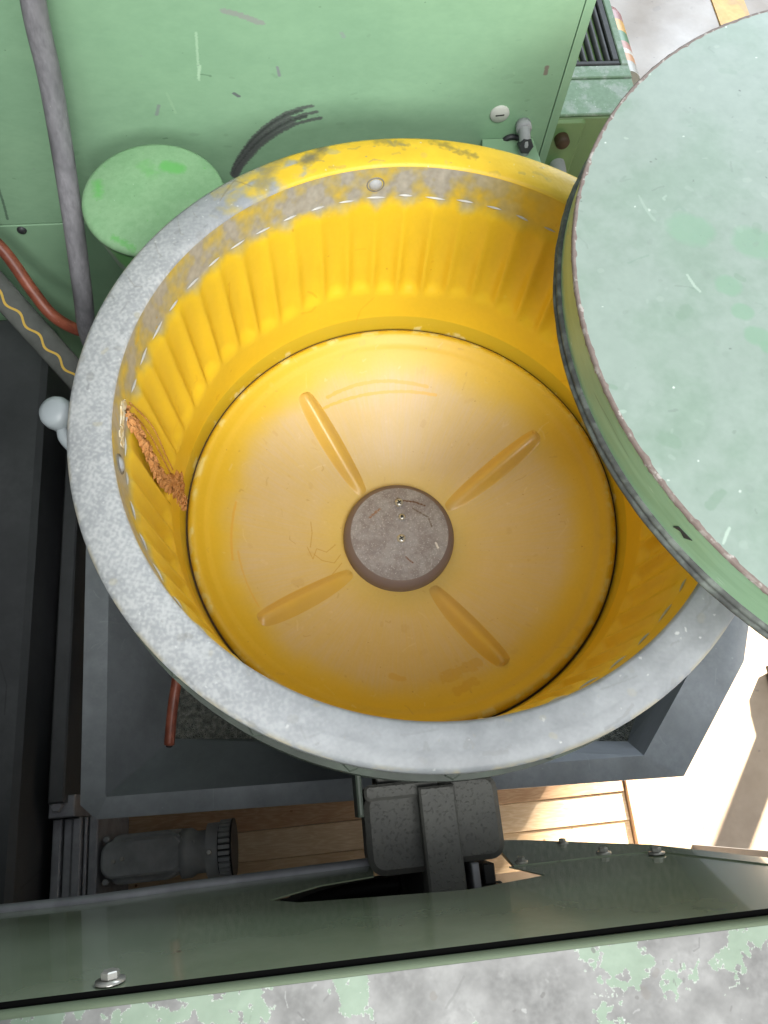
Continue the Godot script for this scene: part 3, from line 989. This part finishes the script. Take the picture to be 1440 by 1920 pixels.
func build_hopper() -> void:
	var t := thing("hopper", "dark grey sheet metal hopper with sloped sides under the bowl", "hopper")
	var y := 0.42
	# outer edge and inner crease, listed round from the near left corner
	var outer := [Vector2(-0.52, 0.394), Vector2(0.449, 0.422), Vector2(0.605, 0.242), Vector2(0.70, 0.02), Vector2(0.70, -0.42), Vector2(-0.56, -0.48), Vector2(-0.545, 0.37)]
	var crease := [Vector2(-0.503, 0.362), Vector2(0.386, 0.383), Vector2(0.545, 0.20), Vector2(0.62, 0.0), Vector2(0.62, -0.36), Vector2(-0.515, -0.44), Vector2(-0.505, 0.358)]
	var foot := [Vector2(-0.43, 0.265), Vector2(0.42, 0.350), Vector2(0.51, 0.20), Vector2(0.58, 0.0), Vector2(0.56, -0.3), Vector2(-0.43, -0.36), Vector2(-0.432, 0.263)]
	for i in outer.size():
		var j: int = (i + 1) % outer.size()
		var st := start()
		var o0 := Vector3(outer[i].x, y, outer[i].y)
		var o1 := Vector3(outer[j].x, y, outer[j].y)
		var c0 := Vector3(crease[i].x, y + 0.004, crease[i].y)
		var c1 := Vector3(crease[j].x, y + 0.004, crease[j].y)
		var d := Vector3(0, -0.02, 0)
		quad(st, c0, o0, o1, c1)
		quad(st, o0, o0 + d, o1 + d, o1)
		put(t, "flange", done(st), M.hopper_sheet)
		st = start()
		var f0 := Vector3(foot[i].x, 0.27, foot[i].y)
		var f1 := Vector3(foot[j].x, 0.27, foot[j].y)
		quad(st, f0, c0, c1, f1)
		put(t, "sloped_side", done(st), M.hopper_sheet)
	var fl := PackedVector2Array()
	for v in foot:
		fl.append(v)
	put(t, "floor_grit", slab(fl, 0.262, 0.27), M.grit).set_meta("kind", "stuff")
	for p in [[-0.40, -0.33], [0.5, -0.27], [-0.40, 0.22], [0.40, 0.26]]:
		put(t, "leg", box(p[0] - 0.02, 0.0, p[1] - 0.02, p[0] + 0.02, 0.261, p[1] + 0.02, 0.003), M.dark_sheet)


# ---------------------------------------------------------------- bowl
func wall_radius(y: float) -> float:
	if y > 0.94:
		return lerpf(0.3505, 0.352, (y - 0.94) / 0.06)
	if y > 0.76:
		return lerpf(0.3400, 0.3495, (y - 0.76) / 0.18)
	if y > 0.694:
		return lerpf(0.3355, 0.3400, ss(0.694, 0.76, y))
	return lerpf(0.3325, 0.3352, (y - 0.655) / 0.039)


func ridge_radius(y: float) -> float:
	return wall_radius(y) - 0.004 * ss(0.945, 0.925, y) * ss(0.70, 0.76, y)


func disc_y(r: float) -> float:
	if r > 0.322:
		return 0.668 - 90.0 * (r - 0.322) * (r - 0.322) * 1.2
	if r > 0.300:
		return lerpf(0.653, 0.668, ss(0.300, 0.322, r))
	return 0.533 + 0.120 * pow(clampf((r - 0.09) / 0.21, 0.0, 1.0), 1.35)


func build_bowl() -> void:
	var t := thing("finishing_bowl", "round finishing bowl with fluted yellow lining and worn grey rim", "bowl")
	# rim ring
	var prof := [Vector2(0.3515, 0.996), Vector2(0.353, 0.9985), Vector2(0.3555, 1.0), Vector2(0.366, 1.001), Vector2(0.38, 1.0012), Vector2(0.394, 1.0003), Vector2(0.3985, 0.998), Vector2(0.4, 0.994)]
	put(t, "rim", lathe(prof, 256), M.rim_lining)
	put(t, "outer_band", lathe_sharp([Vector2(0.386, 0.972), Vector2(0.4, 0.972), Vector2(0.4, 0.9942)], 128), M.rim_side)
	put(t, "neck", lathe_sharp([Vector2(0.387, 0.93), Vector2(0.387, 0.973)], 128), M.shell_green)
	put(t, "flange", lathe_sharp([Vector2(0.385, 0.905), Vector2(0.4045, 0.905), Vector2(0.4045, 0.936), Vector2(0.386, 0.936)], 128), M.shell_green)
	put(t, "shell", lathe([Vector2(0.39, 0.93), Vector2(0.385, 0.7), Vector2(0.36, 0.55), Vector2(0.30, 0.45), Vector2(0.20, 0.40), Vector2(0.20, 0.268)], 128), M.shell_green)
	for k in 24:
		var a := TAU * k / 24.0 + 0.04
		var b := put(t, "flange_bolt", hex_head(0.0085, 0.008), M.shell_green, Transform3D(Basis(Vector3.UP, -a), Vector3(cos(a), 0, sin(a)) * 0.3955 + Vector3(0, 0.936, 0)))
	# fluted wall, open at the top and at the foot
	var segs := 54 * 18
	var rows := []
	for k in 5:
		rows.append(lerpf(0.9965, 0.952, k / 4.0))
	for k in 34:
		rows.append(lerpf(0.948, 0.70, k / 33.0))
	for y in [0.695, 0.692, 0.685, 0.672, 0.655]:
		rows.append(y)
	var st := start(true)
	for k in segs + 1:
		var a := TAU * k / segs - PI
		var f := fposmod(a / TAU * 54.0 + 0.08, 1.0)
		# broad rounded ridge and a valley that is a little steeper on one side
		var warped := f + 0.07 * sin(TAU * f)
		var hollow := pow(0.5 - 0.5 * cos(TAU * warped), 0.85)
		var uneven := 1.0 + 0.18 * sin(a * 7.3) + 0.12 * sin(a * 17.1 + 1.0)
		for y in rows:
			var low := 0.752 + 0.006 * sin(a * 9.7)
			var depth := 0.0092 * uneven * lerpf(0.35, 1.0, ss(0.93, 0.80, y)) * ss(0.945, 0.925, y) * ss(low, low + 0.022, y)
			var r := ridge_radius(y) + depth * hollow
			st.set_uv(Vector2(float(k) / segs, (0.9965 - y) / 0.3415))
			st.add_vertex(Vector3(cos(a) * r, y, sin(a) * r))
	var n := rows.size()
	for k in segs:
		for i in n - 1:
			var p: int = k * n + i
			for v in [p, p + 1, p + n, p + 1, p + n + 1, p + n]:
				st.add_index(v)
	st.generate_normals()
	var wall := put(t, "fluted_lining", st.commit(), M.wall_lining)
	# worn crescent chips above the head of each ridge
	var lens := start()
	var rimline := []
	for k in 13:
		var u := k / 12.0 * 2.0 - 1.0
		rimline.append([Vector3(u, 0.0, 0.55 * (1.0 - u * u)), Vector3(u, 0.0, -0.45 * (1.0 - u * u)), Vector3(u, 0.9 * (1.0 - u * u), 0.1 * (1.0 - u * u))])
	for k in 12:
		quad(lens, rimline[k][0], rimline[k + 1][0], rimline[k + 1][2], rimline[k][2])
		quad(lens, rimline[k][2], rimline[k + 1][2], rimline[k + 1][1], rimline[k][1])
	var chip := done(lens)
	for k in 54:
		var a := TAU * (k + 0.0 - 0.08) / 54.0 - PI
		if a > -0.75 and a < 0.45:
			continue
		var tilt := rng.randfn() * 0.08
		var b := Basis(Vector3(-sin(a), tilt, cos(a)) * rng.randf_range(0.009, 0.0145), Vector3(-cos(a), 0.0, -sin(a)) * 0.0020, Vector3(0, 1, 0) * rng.randf_range(0.0030, 0.0052))
		put(wall, "worn_chip", chip, M.chip_grey, Transform3D(b, Vector3(cos(a), 0, sin(a)) * 0.3502 + Vector3(0, 0.9455 + rng.randfn() * 0.001, 0)))
	# bolts set into the grey band
	for a in [deg_to_rad(-94.1), deg_to_rad(174.0), deg_to_rad(36.0)]:
		var h := put(t, "bolt_socket", lathe([Vector2(0.0125, -0.0005), Vector2(0.0115, 0.0012), Vector2(0.0095, -0.0016), Vector2(0.0, -0.0016)], 24), M.socket_grey, turn_to(Vector3(-cos(a), 0, -sin(a)), Vector3(cos(a), 0, sin(a)) * 0.3508 + Vector3(0, 0.968, 0)))
		put(h, "bolt_head", lathe([Vector2(0.0092, -0.0016), Vector2(0.0085, 0.0012), Vector2(0.006, 0.0034), Vector2(0.0, 0.0044)], 20), M.gear_grey)
	build_putty(t)
	# disc in its narrow gap
	put(t, "gap_seal", lathe([Vector2(0.334, 0.662), Vector2(0.3325, 0.658), Vector2(0.3295, 0.658), Vector2(0.328, 0.66)], 192), M.joint)
	prof = []
	for k in 60:
		prof.append(0.085 + (0.3293 - 0.085) * k / 59.0)
	prof.append(0.3303)
	st = start(true)
	segs = 256
	for k in segs + 1:
		var a := TAU * k / segs
		for r in prof:
			st.set_uv(Vector2(r * cos(a) / 0.68 + 0.5, r * sin(a) / 0.68 + 0.5))
			st.add_vertex(Vector3(cos(a) * r, disc_y(r) - (0.006 if r > 0.3299 else 0.0), sin(a) * r))
	n = prof.size()
	for k in segs:
		for i in n - 1:
			var p: int = k * n + i
			for v in [p, p + n, p + 1, p + 1, p + n, p + n + 1]:
				st.add_index(v)
	st.generate_normals()
	var disc := put(t, "disc", st.commit(), M.disc_lining)
	for a in [-121.5, -28.5, 62.5, 147.5]:
		put(disc, "ridge", ridge(deg_to_rad(a)), M.ridge_lining)
	# hub cap and its screws
	put(t, "hub_side", lathe([Vector2(0.0935, 0.524), Vector2(0.0935, 0.541), Vector2(0.0925, 0.548), Vector2(0.0890, 0.5545), Vector2(0.0835, 0.5590), Vector2(0.0815, 0.5602)], 96), M.hub_side)
	st = start(true)
	for k in 97:
		var a := TAU * k / 96.0
		for i in 13:
			var r := 0.0816 * i / 12.0
			st.set_uv(Vector2(cos(a) * r / 0.18 + 0.5, sin(a) * r / 0.18 + 0.5))
			st.add_vertex(Vector3(cos(a) * r, 0.5665 - 0.0063 * pow(r / 0.0816, 2.0), sin(a) * r))
	for k in 96:
		for i in 12:
			var p := k * 13 + i
			for v in [p, p + 13, p + 1, p + 1, p + 13, p + 14]:
				st.add_index(v)
	st.generate_normals()
	var hub := put(t, "hub_cap", st.commit(), M.hub_bloom)
	for s in [[0.001, 0.012, 0.0078], [0.004, -0.052, 0.0075], [0.006, -0.026, 0.0062]]:
		var sc := put(hub, "screw", lathe([Vector2(s[2], -0.001), Vector2(s[2], 0.001), Vector2(s[2] * 0.75, 0.0034), Vector2(s[2] * 0.4, 0.0042), Vector2(0.0, 0.0042)], 24), M.bright_steel, at3(s[0], 0.5658, s[1]))
		if s[2] > 0.007:
			for q in 2:
				put(sc, "cross_slot", box(-0.0042, 0.0036, -0.0009, 0.0042, 0.0047, 0.0009), M.slot, Transform3D(Basis(Vector3.UP, 0.5 + q * PI / 2), Vector3.ZERO))
		else:
			put(sc, "socket", lathe([Vector2(0.0026, 0.0041), Vector2(0.0026, 0.0046), Vector2(0.0, 0.0046)], 12), M.slot)


# one of the four raised ridges: long, rounded, fading at both ends
func ridge(a: float) -> ArrayMesh:
	var st := start(true)
	var along := Vector3(cos(a), 0, sin(a))
	var across := Vector3(-sin(a), 0, cos(a))
	var nl := 36
	var nw := 14
	for i in nl + 1:
		var s := float(i) / nl
		var r := lerpf(0.098, 0.275, s)
		var tall := pow(sin(PI * pow(clampf(s, 0.0, 1.0), 1.25)), 0.45) * lerpf(0.7, 1.15, s)
		var wide := 0.0225 * (0.5 + 0.5 * pow(sin(PI * pow(s, 1.25)), 0.4))
		for k in nw + 1:
			var q := float(k) / nw * 2.0 - 1.0
			var p := along * r + across * q * wide
			var lift := 0.0175 * tall * (0.5 + 0.5 * cos(PI * q)) - 0.0012
			st.add_vertex(Vector3(p.x, disc_y(Vector2(p.x, p.z).length()) + lift, p.z))
	for i in nl:
		for k in nw:
			var p := i * (nw + 1) + k
			for v in [p, p + nw + 1, p + 1, p + 1, p + nw + 1, p + nw + 2]:
				st.add_index(v)
	st.generate_normals()
	return st.commit()


# crumbly orange repair running down the wall on the left, with a pale crust at its head
func build_putty(t: Node3D) -> void:
	var nz := noise(300, 90.0, 3)
	var path := [[-173.5, 0.957, 0.0039], [-174.8, 0.935, 0.0078], [-175.4, 0.90, 0.0086], [-176.0, 0.87, 0.0101], [-177.3, 0.84, 0.0109], [-177.4, 0.81, 0.0094], [-176.6, 0.78, 0.0101], [-174.4, 0.75, 0.0164], [-172.6, 0.72, 0.0195], [-172.8, 0.70, 0.0156], [-175.5, 0.678, 0.0062]]
	var st := start(true)
	var steps := 110
	var across := 12
	for i in steps + 1:
		var f := float(i) / steps * (path.size() - 1)
		var k := mini(int(f), path.size() - 2)
		var u := f - k
		var deg := lerpf(path[k][0], path[k + 1][0], u)
		var y := lerpf(path[k][1], path[k + 1][1], u)
		var half := lerpf(path[k][2], path[k + 1][2], u) * (1.05 + 1.1 * nz.get_noise_2d(i * 0.0035, 3.0))
		for j in across + 1:
			var q := float(j) / across * 2.0 - 1.0
			var jag := nz.get_noise_2d(i * 0.0016, j * 0.0025)
			var a := deg_to_rad(deg) + q * half / 0.345
			var yy := y + 0.004 * nz.get_noise_2d(i * 0.002 + 9.0, j * 0.003)
			var lift := 0.0058 * (1.0 - q * q * q * q) * (0.8 + jag * 1.2) - 0.0004
			var r := ridge_radius(yy) - lift
			st.add_vertex(Vector3(cos(a) * r, yy, sin(a) * r))
	for i in steps:
		for j in across:
			var p := i * (across + 1) + j
			for v in [p, p + 1, p + across + 1, p + 1, p + across + 2, p + across + 1]:
				st.add_index(v)
	st.generate_normals()
	put(t, "repair_putty", st.commit(), M.putty)
	# thin hairs of putty beside it
	for hair in [[[-171.1, 0.946], [-169.8, 0.871], [-171.0, 0.80], [-171.5, 0.76]], [[-172.5, 0.935], [-172.0, 0.87], [-172.6, 0.81], [-173.0, 0.77]]]:
		var pts := []
		for p in hair:
			var a := deg_to_rad(p[0])
			var r := ridge_radius(p[1]) - 0.0006
			pts.append(Vector3(cos(a) * r, p[1], sin(a) * r))
		put(t, "putty_thread", tube(pts, 0.0008, 6), M.putty)
	# pale crust: a few thin ragged flakes
	for k in 6:
		var a := deg_to_rad(-173.6 - k * 1.3 + rng.randfn() * 0.4)
		var y := 0.970 - 0.0035 * k + rng.randfn() * 0.004
		var flake := PackedVector2Array()
		for q in 11:
			flake.append(Vector2.from_angle(TAU * q / 11.0) * rng.randf_range(0.003, 0.009))
		put(t, "crust", slab(flake, 0.0, 0.0014), M.dry_crust, turn_to(Vector3(-cos(a), 0.1, -sin(a)), Vector3(cos(a), 0, sin(a)) * 0.3508 + Vector3(0, y, 0)))


func build_lid() -> void:
	var t := thing("bowl_lid", "round green lid with a black rubber seal swung aside over the bowl", "lid", Vector3(0.5284, 0, 0.0229))
	var R := 0.41
	var st := start(true)
	var segs := 192
	for k in segs + 1:
		var a := TAU * k / segs
		for i in 9:
			var r := (R - 0.0025) * i / 8.0
			st.set_uv(Vector2(cos(a) * r / 0.84 + 0.5, sin(a) * r / 0.84 + 0.5))
			st.add_vertex(Vector3(cos(a) * r, 1.187 + 0.003 * (1.0 - pow(r / R, 2.0)), sin(a) * r))
	for k in segs:
		for i in 8:
			var p := k * 9 + i
			for v in [p, p + 9, p + 1, p + 1, p + 9, p + 10]:
				st.add_index(v)
	st.generate_normals()
	put(t, "top_plate", st.commit(), M.lid_top)
	# chipped edge where the paint has gone, uneven all the way round
	var nz := noise(310, 6.0, 4)
	st = start(true)
	segs = 720
	for k in segs + 1:
		var a := TAU * k / segs
		var u := nz.get_noise_2d(cos(a) * 4.0, sin(a) * 4.0)
		var v := nz.get_noise_2d(cos(a) * 9.0 + 20.0, sin(a) * 9.0)
		var rows := [[R - 0.0026 - 0.004 * maxf(0.0, u), 1.18705], [R - 0.001, 1.1874], [R + 0.0006 + 0.0006 * v, 1.1866], [R + 0.0008, 1.1835 - 0.004 * maxf(0.0, v)]]
		for i in 4:
			st.set_uv(Vector2(float(k) / segs * 6.0, i / 3.0))
			st.add_vertex(Vector3(cos(a) * rows[i][0], rows[i][1], sin(a) * rows[i][0]))
	for k in segs:
		for i in 3:
			var p := k * 4 + i
			for v in [p, p + 4, p + 1, p + 1, p + 4, p + 5]:
				st.add_index(v)
	st.generate_normals()
	put(t, "chipped_edge", st.commit(), M.chipped_edge)
	put(t, "skirt", lathe([Vector2(R, 1.140), Vector2(R, 1.160), Vector2(R, 1.1845)], 192), M.lid_skirt)
	put(t, "underside", lathe([Vector2(R - 0.004, 1.1385), Vector2(R - 0.006, 1.178), Vector2(0.0, 1.18)], 96), M.lid_skirt)
	put(t, "seal_bead", lathe([Vector2(R - 0.002, 1.1378), Vector2(R + 0.0030, 1.1385), Vector2(R + 0.0042, 1.1410), Vector2(R + 0.0030, 1.1435), Vector2(R, 1.1442)], 192), M.worn_seal)
	# rubber seal, wavy from wear
	st = start(true)
	for k in segs + 1:
		var a := TAU * k / segs
		var u := 0.0007 * nz.get_noise_2d(cos(a) * 1.2 + 5.0, sin(a) * 1.2)
		var rows := [[R - 0.004, 1.1372], [R + 0.003 + u, 1.1368], [R + 0.0052 + u * 2.0, 1.1342], [R + 0.0046 + u, 1.131], [R, 1.129]]
		for i in 5:
			st.add_vertex(Vector3(cos(a) * rows[i][0], rows[i][1], sin(a) * rows[i][0]))
	for k in segs:
		for i in 4:
			var p := k * 5 + i
			for v in [p, p + 5, p + 1, p + 1, p + 5, p + 6]:
				st.add_index(v)
	st.generate_normals()
	put(t, "rubber_seal", st.commit(), M.worn_seal)
	# chipped spot with bare metal on the skirt
	put(t, "bare_spot", slab(PackedVector2Array([Vector2(-0.003, -0.008), Vector2(0.004, -0.002), Vector2(0.001, 0.004), Vector2(0.005, 0.011), Vector2(-0.002, 0.008)]), 0.0, 0.0006), M.dark_steel, turn_to(Vector3(-0.86, 0, 0.51), Vector3(-0.86, 0, 0.51).normalized() * 0.4101 + Vector3(0, 1.163, 0)))
	# post it turns on, beyond the picture's right edge
	put(t, "post", box(0.375, 0.0, 0.215, 0.425, 1.12, 0.265, 0.006), M.black)
	put(t, "post_foot", box(0.348, 0.0, 0.18, 0.45, 0.05, 0.30, 0.012), M.black)
	put(t, "arm", box(0.20, 1.122, 0.10, 0.425, 1.179, 0.265, 0.0), M.black)


func build_trunnion() -> void:
	var t := thing("trunnion_block", "dark pitted cast iron block between the bowl and the near housing", "bearing block", Vector3(0, 0, 0))
	put(t, "body", slab(rounded_rect(-0.030, 0.398, 0.043, 0.486, 0.016), 0.70, 0.866, 0.006), M.cast_iron)
	put(t, "low_shoulder", slab(rounded_rect(-0.106, 0.404, -0.028, 0.492, 0.018), 0.70, 0.850, 0.006), M.cast_iron)
	put(t, "back_lip", slab(rounded_rect(-0.105, 0.398, -0.02, 0.415, 0.006), 0.70, 0.863, 0.003), M.cast_iron)
	put(t, "rib", box(-0.046, 0.70, 0.406, -0.006, 0.876, 0.532, 0.0025), M.cast_iron)
	put(t, "pin", box(0.002, 0.80, 0.487, 0.010, 0.872, 0.515, 0.001), M.rail_steel)
	put(t, "pin", box(0.016, 0.80, 0.49, 0.028, 0.862, 0.51, 0.001), M.black)
	put(t, "neck", box(-0.114, 0.70, 0.36, -0.108, 0.90, 0.43, 0.002), M.shell_green)
	put(t, "bridge", box(-0.09, 0.74, 0.385, 0.03, 0.85, 0.405, 0.002), M.cast_iron)
	put(t, "foot", box(-0.09, 0.0, 0.575, 0.02, 0.70, 0.61, 0.004), M.black)
	put(t, "shaft", tube([Vector3(-0.03, 0.78, 0.48), Vector3(-0.03, 0.77, 0.54), Vector3(-0.03, 0.76, 0.60)], 0.04, 24), M.black)


func build_gearbox() -> void:
	var t := thing("gear_motor", "dark grey gear motor with slotted flange beside the pallet boards", "motor", Vector3(-0.45, 0.0, 0.46))
	# all parts about the shaft axis, which runs along x at y 0.22
	var axis := Basis(Vector3(0, 1, 0), Vector3(1, 0, 0), Vector3(0, 0, -1))
	put(t, "body", slab(rounded_rect(-0.108, -0.031, 0.034, 0.031, 0.022, 6), 0.17, 0.253, 0.004), M.gear_grey)
	put(t, "under_body", slab(rounded_rect(-0.10, -0.04, 0.02, 0.043, 0.02, 6), 0.05, 0.225, 0.004), M.gear_grey)
	put(t, "end_collar", slab(PackedVector2Array([Vector2(0.028, -0.024), Vector2(0.056, -0.02), Vector2(0.058, 0.02), Vector2(0.028, 0.024)]), 0.18, 0.249, 0.003), M.gear_grey)
	put(t, "drum", lathe([Vector2(0.0, 0.028), Vector2(0.042, 0.028), Vector2(0.042, 0.045), Vector2(0.036, 0.055), Vector2(0.036, 0.075)], 40), M.gear_grey, Transform3D(axis, Vector3(0, 0.215, 0.003)))
	put(t, "flange", lathe_sharp([Vector2(0.03, 0.075), Vector2(0.047, 0.075), Vector2(0.047, 0.096), Vector2(0.03, 0.096)], 48), M.gear_grey, Transform3D(axis, Vector3(0, 0.215, 0.003)))
	put(t, "slotted_ring", lathe_sharp([Vector2(0.036, 0.096), Vector2(0.0445, 0.096), Vector2(0.0445, 0.120), Vector2(0.02, 0.120)], 48), M.black, Transform3D(axis, Vector3(0, 0.215, 0.003)))
	for k in 30:
		var a := TAU * k / 30.0
		put(t, "cooling_tooth", box(-0.0032, 0.098, 0.044, 0.0032, 0.118, 0.0505, 0.0006), M.gear_grey, Transform3D(axis * Basis(Vector3.UP, a), Vector3(0, 0.215, 0.003)))
	put(t, "rim_disc", lathe_sharp([Vector2(0.0, 0.119), Vector2(0.0515, 0.119), Vector2(0.0515, 0.122), Vector2(0.0, 0.122)], 48), M.black, Transform3D(axis, Vector3(0, 0.215, 0.003)))
	for p in [[-0.085, 0.003], [-0.07, 0.0]]:
		put(t, "bolt", hex_head(0.004, 0.004), M.bright_steel, at3(p[0], 0.253, p[1]))
	put(t, "bolt", hex_head(0.005, 0.006), M.bright_steel, at3(0.083, 0.262, 0.004))
	for z in [-0.034, 0.036]:
		put(t, "bolt", hex_head(0.006, 0.012), M.gear_grey, at3(-0.103, 0.226, z))
	for k in 9:
		var a := -1.3 + 2.6 * k / 8.0
		put(t, "fin", box(-0.002, 0.16, -0.004, 0.002, 0.25, 0.004, 0.0005), M.gear_grey, Transform3D(Basis(Vector3.UP, -a), Vector3(0.012 + 0.026 * cos(a), 0.0, 0.034 * sin(a))))


func build_frame_post() -> void:
	var t := thing("frame_post", "upright of bolted dark steel rails at the left end of the motor", "frame")
	var xs := [[-0.632, -0.617, 0.285], [-0.6155, -0.601, 0.275], [-0.5995, -0.585, 0.28], [-0.5835, -0.578, 0.268], [-0.5765, -0.5615, 0.262]]
	for x in xs:
		put(t, "rail", box(x[0], 0.0, 0.385, x[1], x[2], 0.54, 0.002), M.rail_steel)
	var b := put(t, "clamp_plate", box(-0.632, 0.0, 0.347, -0.588, 0.31, 0.383, 0.002), M.rail_steel)
	put(b, "bolt", hex_head(0.0105, 0.012), M.rail_steel, at3(-0.616, 0.31, 0.364))


func build_pail() -> void:
	var t := thing("green_pail", "round pale green covered pail with bright green paint spots beside the cabinet", "pail", Vector3(-0.3317, 0.0, -0.4129))
	put(t, "body", lathe([Vector2(0.0, 0.602), Vector2(0.058, 0.602), Vector2(0.075, 0.76), Vector2(0.094, 0.868), Vector2(0.096, 0.886)], 72), M.pail_side)
	var st := start(true)
	for k in 73:
		var a := TAU * k / 72.0
		var rows := [[0.0, 0.8974], [0.05, 0.8974], [0.093, 0.8970], [0.0985, 0.895], [0.101, 0.8905], [0.1005, 0.886], [0.097, 0.8845]]
		for r in rows:
			st.set_uv(Vector2(cos(a) * r[0] / 0.204 + 0.5, sin(a) * r[0] / 0.204 + 0.5))
			st.add_vertex(Vector3(cos(a) * r[0], r[1], sin(a) * r[0]))
	for k in 72:
		for i in 6:
			var p := k * 7 + i
			for v in [p, p + 7, p + 1, p + 1, p + 7, p + 8]:
				st.add_index(v)
	st.generate_normals()
	put(t, "cover", st.commit(), M.pail_lid)
	var s := thing("pail_shelf", "dark shelf fixed to the cabinet under the green pail", "shelf")
	put(s, "board", box(-0.40, 0.588, -0.598, -0.26, 0.6, -0.405, 0.002), M.dark_sheet)
	put(s, "gusset", box(-0.34, 0.50, -0.598, -0.33, 0.587, -0.50, 0.001), M.dark_sheet)


func build_hoses() -> void:
	var grey_path := [Vector3(-0.36, 1.42, -0.55), Vector3(-0.395, 1.25, -0.54), Vector3(-0.431, 1.1, -0.528), Vector3(-0.444, 1.0, -0.517), Vector3(-0.4605, 0.89, -0.491), Vector3(-0.472, 0.8, -0.447), Vector3(-0.488, 0.7, -0.406), Vector3(-0.509, 0.6, -0.40), Vector3(-0.52, 0.50, -0.42), Vector3(-0.50, 0.434, -0.43)]
	tag(put(self, "grey_hose", tube(grey_path, 0.0155, 20), M.grey_hose), "thick grey rubber hose hanging left of the green pail", "hose")
	tag(put(self, "brown_hose", tube([Vector3(-0.75, 0.82, -0.572), Vector3(-0.68, 0.75, -0.54), Vector3(-0.626, 0.7, -0.507), Vector3(-0.588, 0.65, -0.454), Vector3(-0.563, 0.62, -0.424), Vector3(-0.533, 0.58, -0.42), Vector3(-0.50, 0.55, -0.43), Vector3(-0.47, 0.51, -0.43), Vector3(-0.45, 0.435, -0.42)], 0.0105, 16), M.red_hose), "reddish brown hose passing behind the thick grey hose", "hose")
	# flat hose with a wavy yellow line
	var t := thing("striped_hose", "flat dark grey hose with a wavy yellow line at the left edge", "hose")
	var a := Vector3(-0.76, 0.79, -0.585)
	var b := Vector3(-0.505, 0.43, -0.32)
	var d := (b - a).normalized()
	var side := d.cross(Vector3(0.25, 0.85, 0.5)).normalized()
	var n := side.cross(d).normalized()
	var st := start(true)
	var sides := 20
	for i in 25:
		for k in sides + 1:
			var u := TAU * k / sides
			st.add_vertex(a.lerp(b, i / 24.0) + side * cos(u) * 0.024 + n * sin(u) * 0.007)
	for i in 24:
		for k in sides:
			var p := i * (sides + 1) + k
			for v in [p, p + 1, p + sides + 1, p + 1, p + sides + 2, p + sides + 1]:
				st.add_index(v)
	st.generate_normals()
	put(t, "sleeve", st.commit(), M.belt_hose)
	st = start(true)
	for i in 121:
		var s := i / 120.0
		var off := 0.0042 * sin(s * TAU * 11.0) + 0.004
		for k in [-1.0, 1.0]:
			var e: float = off + k * 0.0022
			st.add_vertex(a.lerp(b, s) + side * e + n * (0.007 * sqrt(1.0 - pow(e / 0.024, 2.0)) + 0.0009))
	for i in 120:
		for v in [2 * i, 2 * i + 1, 2 * i + 2, 2 * i + 1, 2 * i + 3, 2 * i + 2]:
			st.add_index(v)
	st.generate_normals()
	put(t, "wavy_line", st.commit(), M.yellow_stripe)
	# cut hose hanging over the hopper
	var c := thing("cut_hose", "short reddish brown hose with a cut end hanging into the hopper", "hose")
	put(c, "tube", tube([Vector3(-0.33, 0.61, 0.05), Vector3(-0.352, 0.56, 0.12), Vector3(-0.372, 0.52, 0.195), Vector3(-0.383, 0.505, 0.245), Vector3(-0.391, 0.49, 0.297)], 0.0082, 16), M.red_hose)
	put(c, "bore", tube([Vector3(-0.3908, 0.4905, 0.2955), Vector3(-0.3911, 0.4895, 0.2985), Vector3(-0.3913, 0.489, 0.2995)], 0.0052, 12), M.black)


func build_small_things() -> void:
	# milky plastic bottle end clipped to the left of the rim
	var t := thing("plastic_bottle", "milky plastic bottle with a rounded end hung on the rim's left side", "bottle", Vector3(-0.424, 0.93, -0.05))
	put(t, "bottle", lathe([Vector2(0.0, 0.022), Vector2(0.010, 0.0215), Vector2(0.0165, 0.019), Vector2(0.0195, 0.013), Vector2(0.0200, 0.004), Vector2(0.0185, 0.001), Vector2(0.018, -0.01), Vector2(0.017, -0.05), Vector2(0.0, -0.052)], 32), M.milky_plastic, Transform3D(Basis(Vector3(0, 0, 1), 0.25), Vector3(-0.006, 0, 0)))
	put(t, "spout", tube([Vector3(-0.004, -0.004, 0.014), Vector3(-0.002, -0.006, 0.026), Vector3(0.006, -0.012, 0.036)], 0.008, 12), M.milky_plastic)
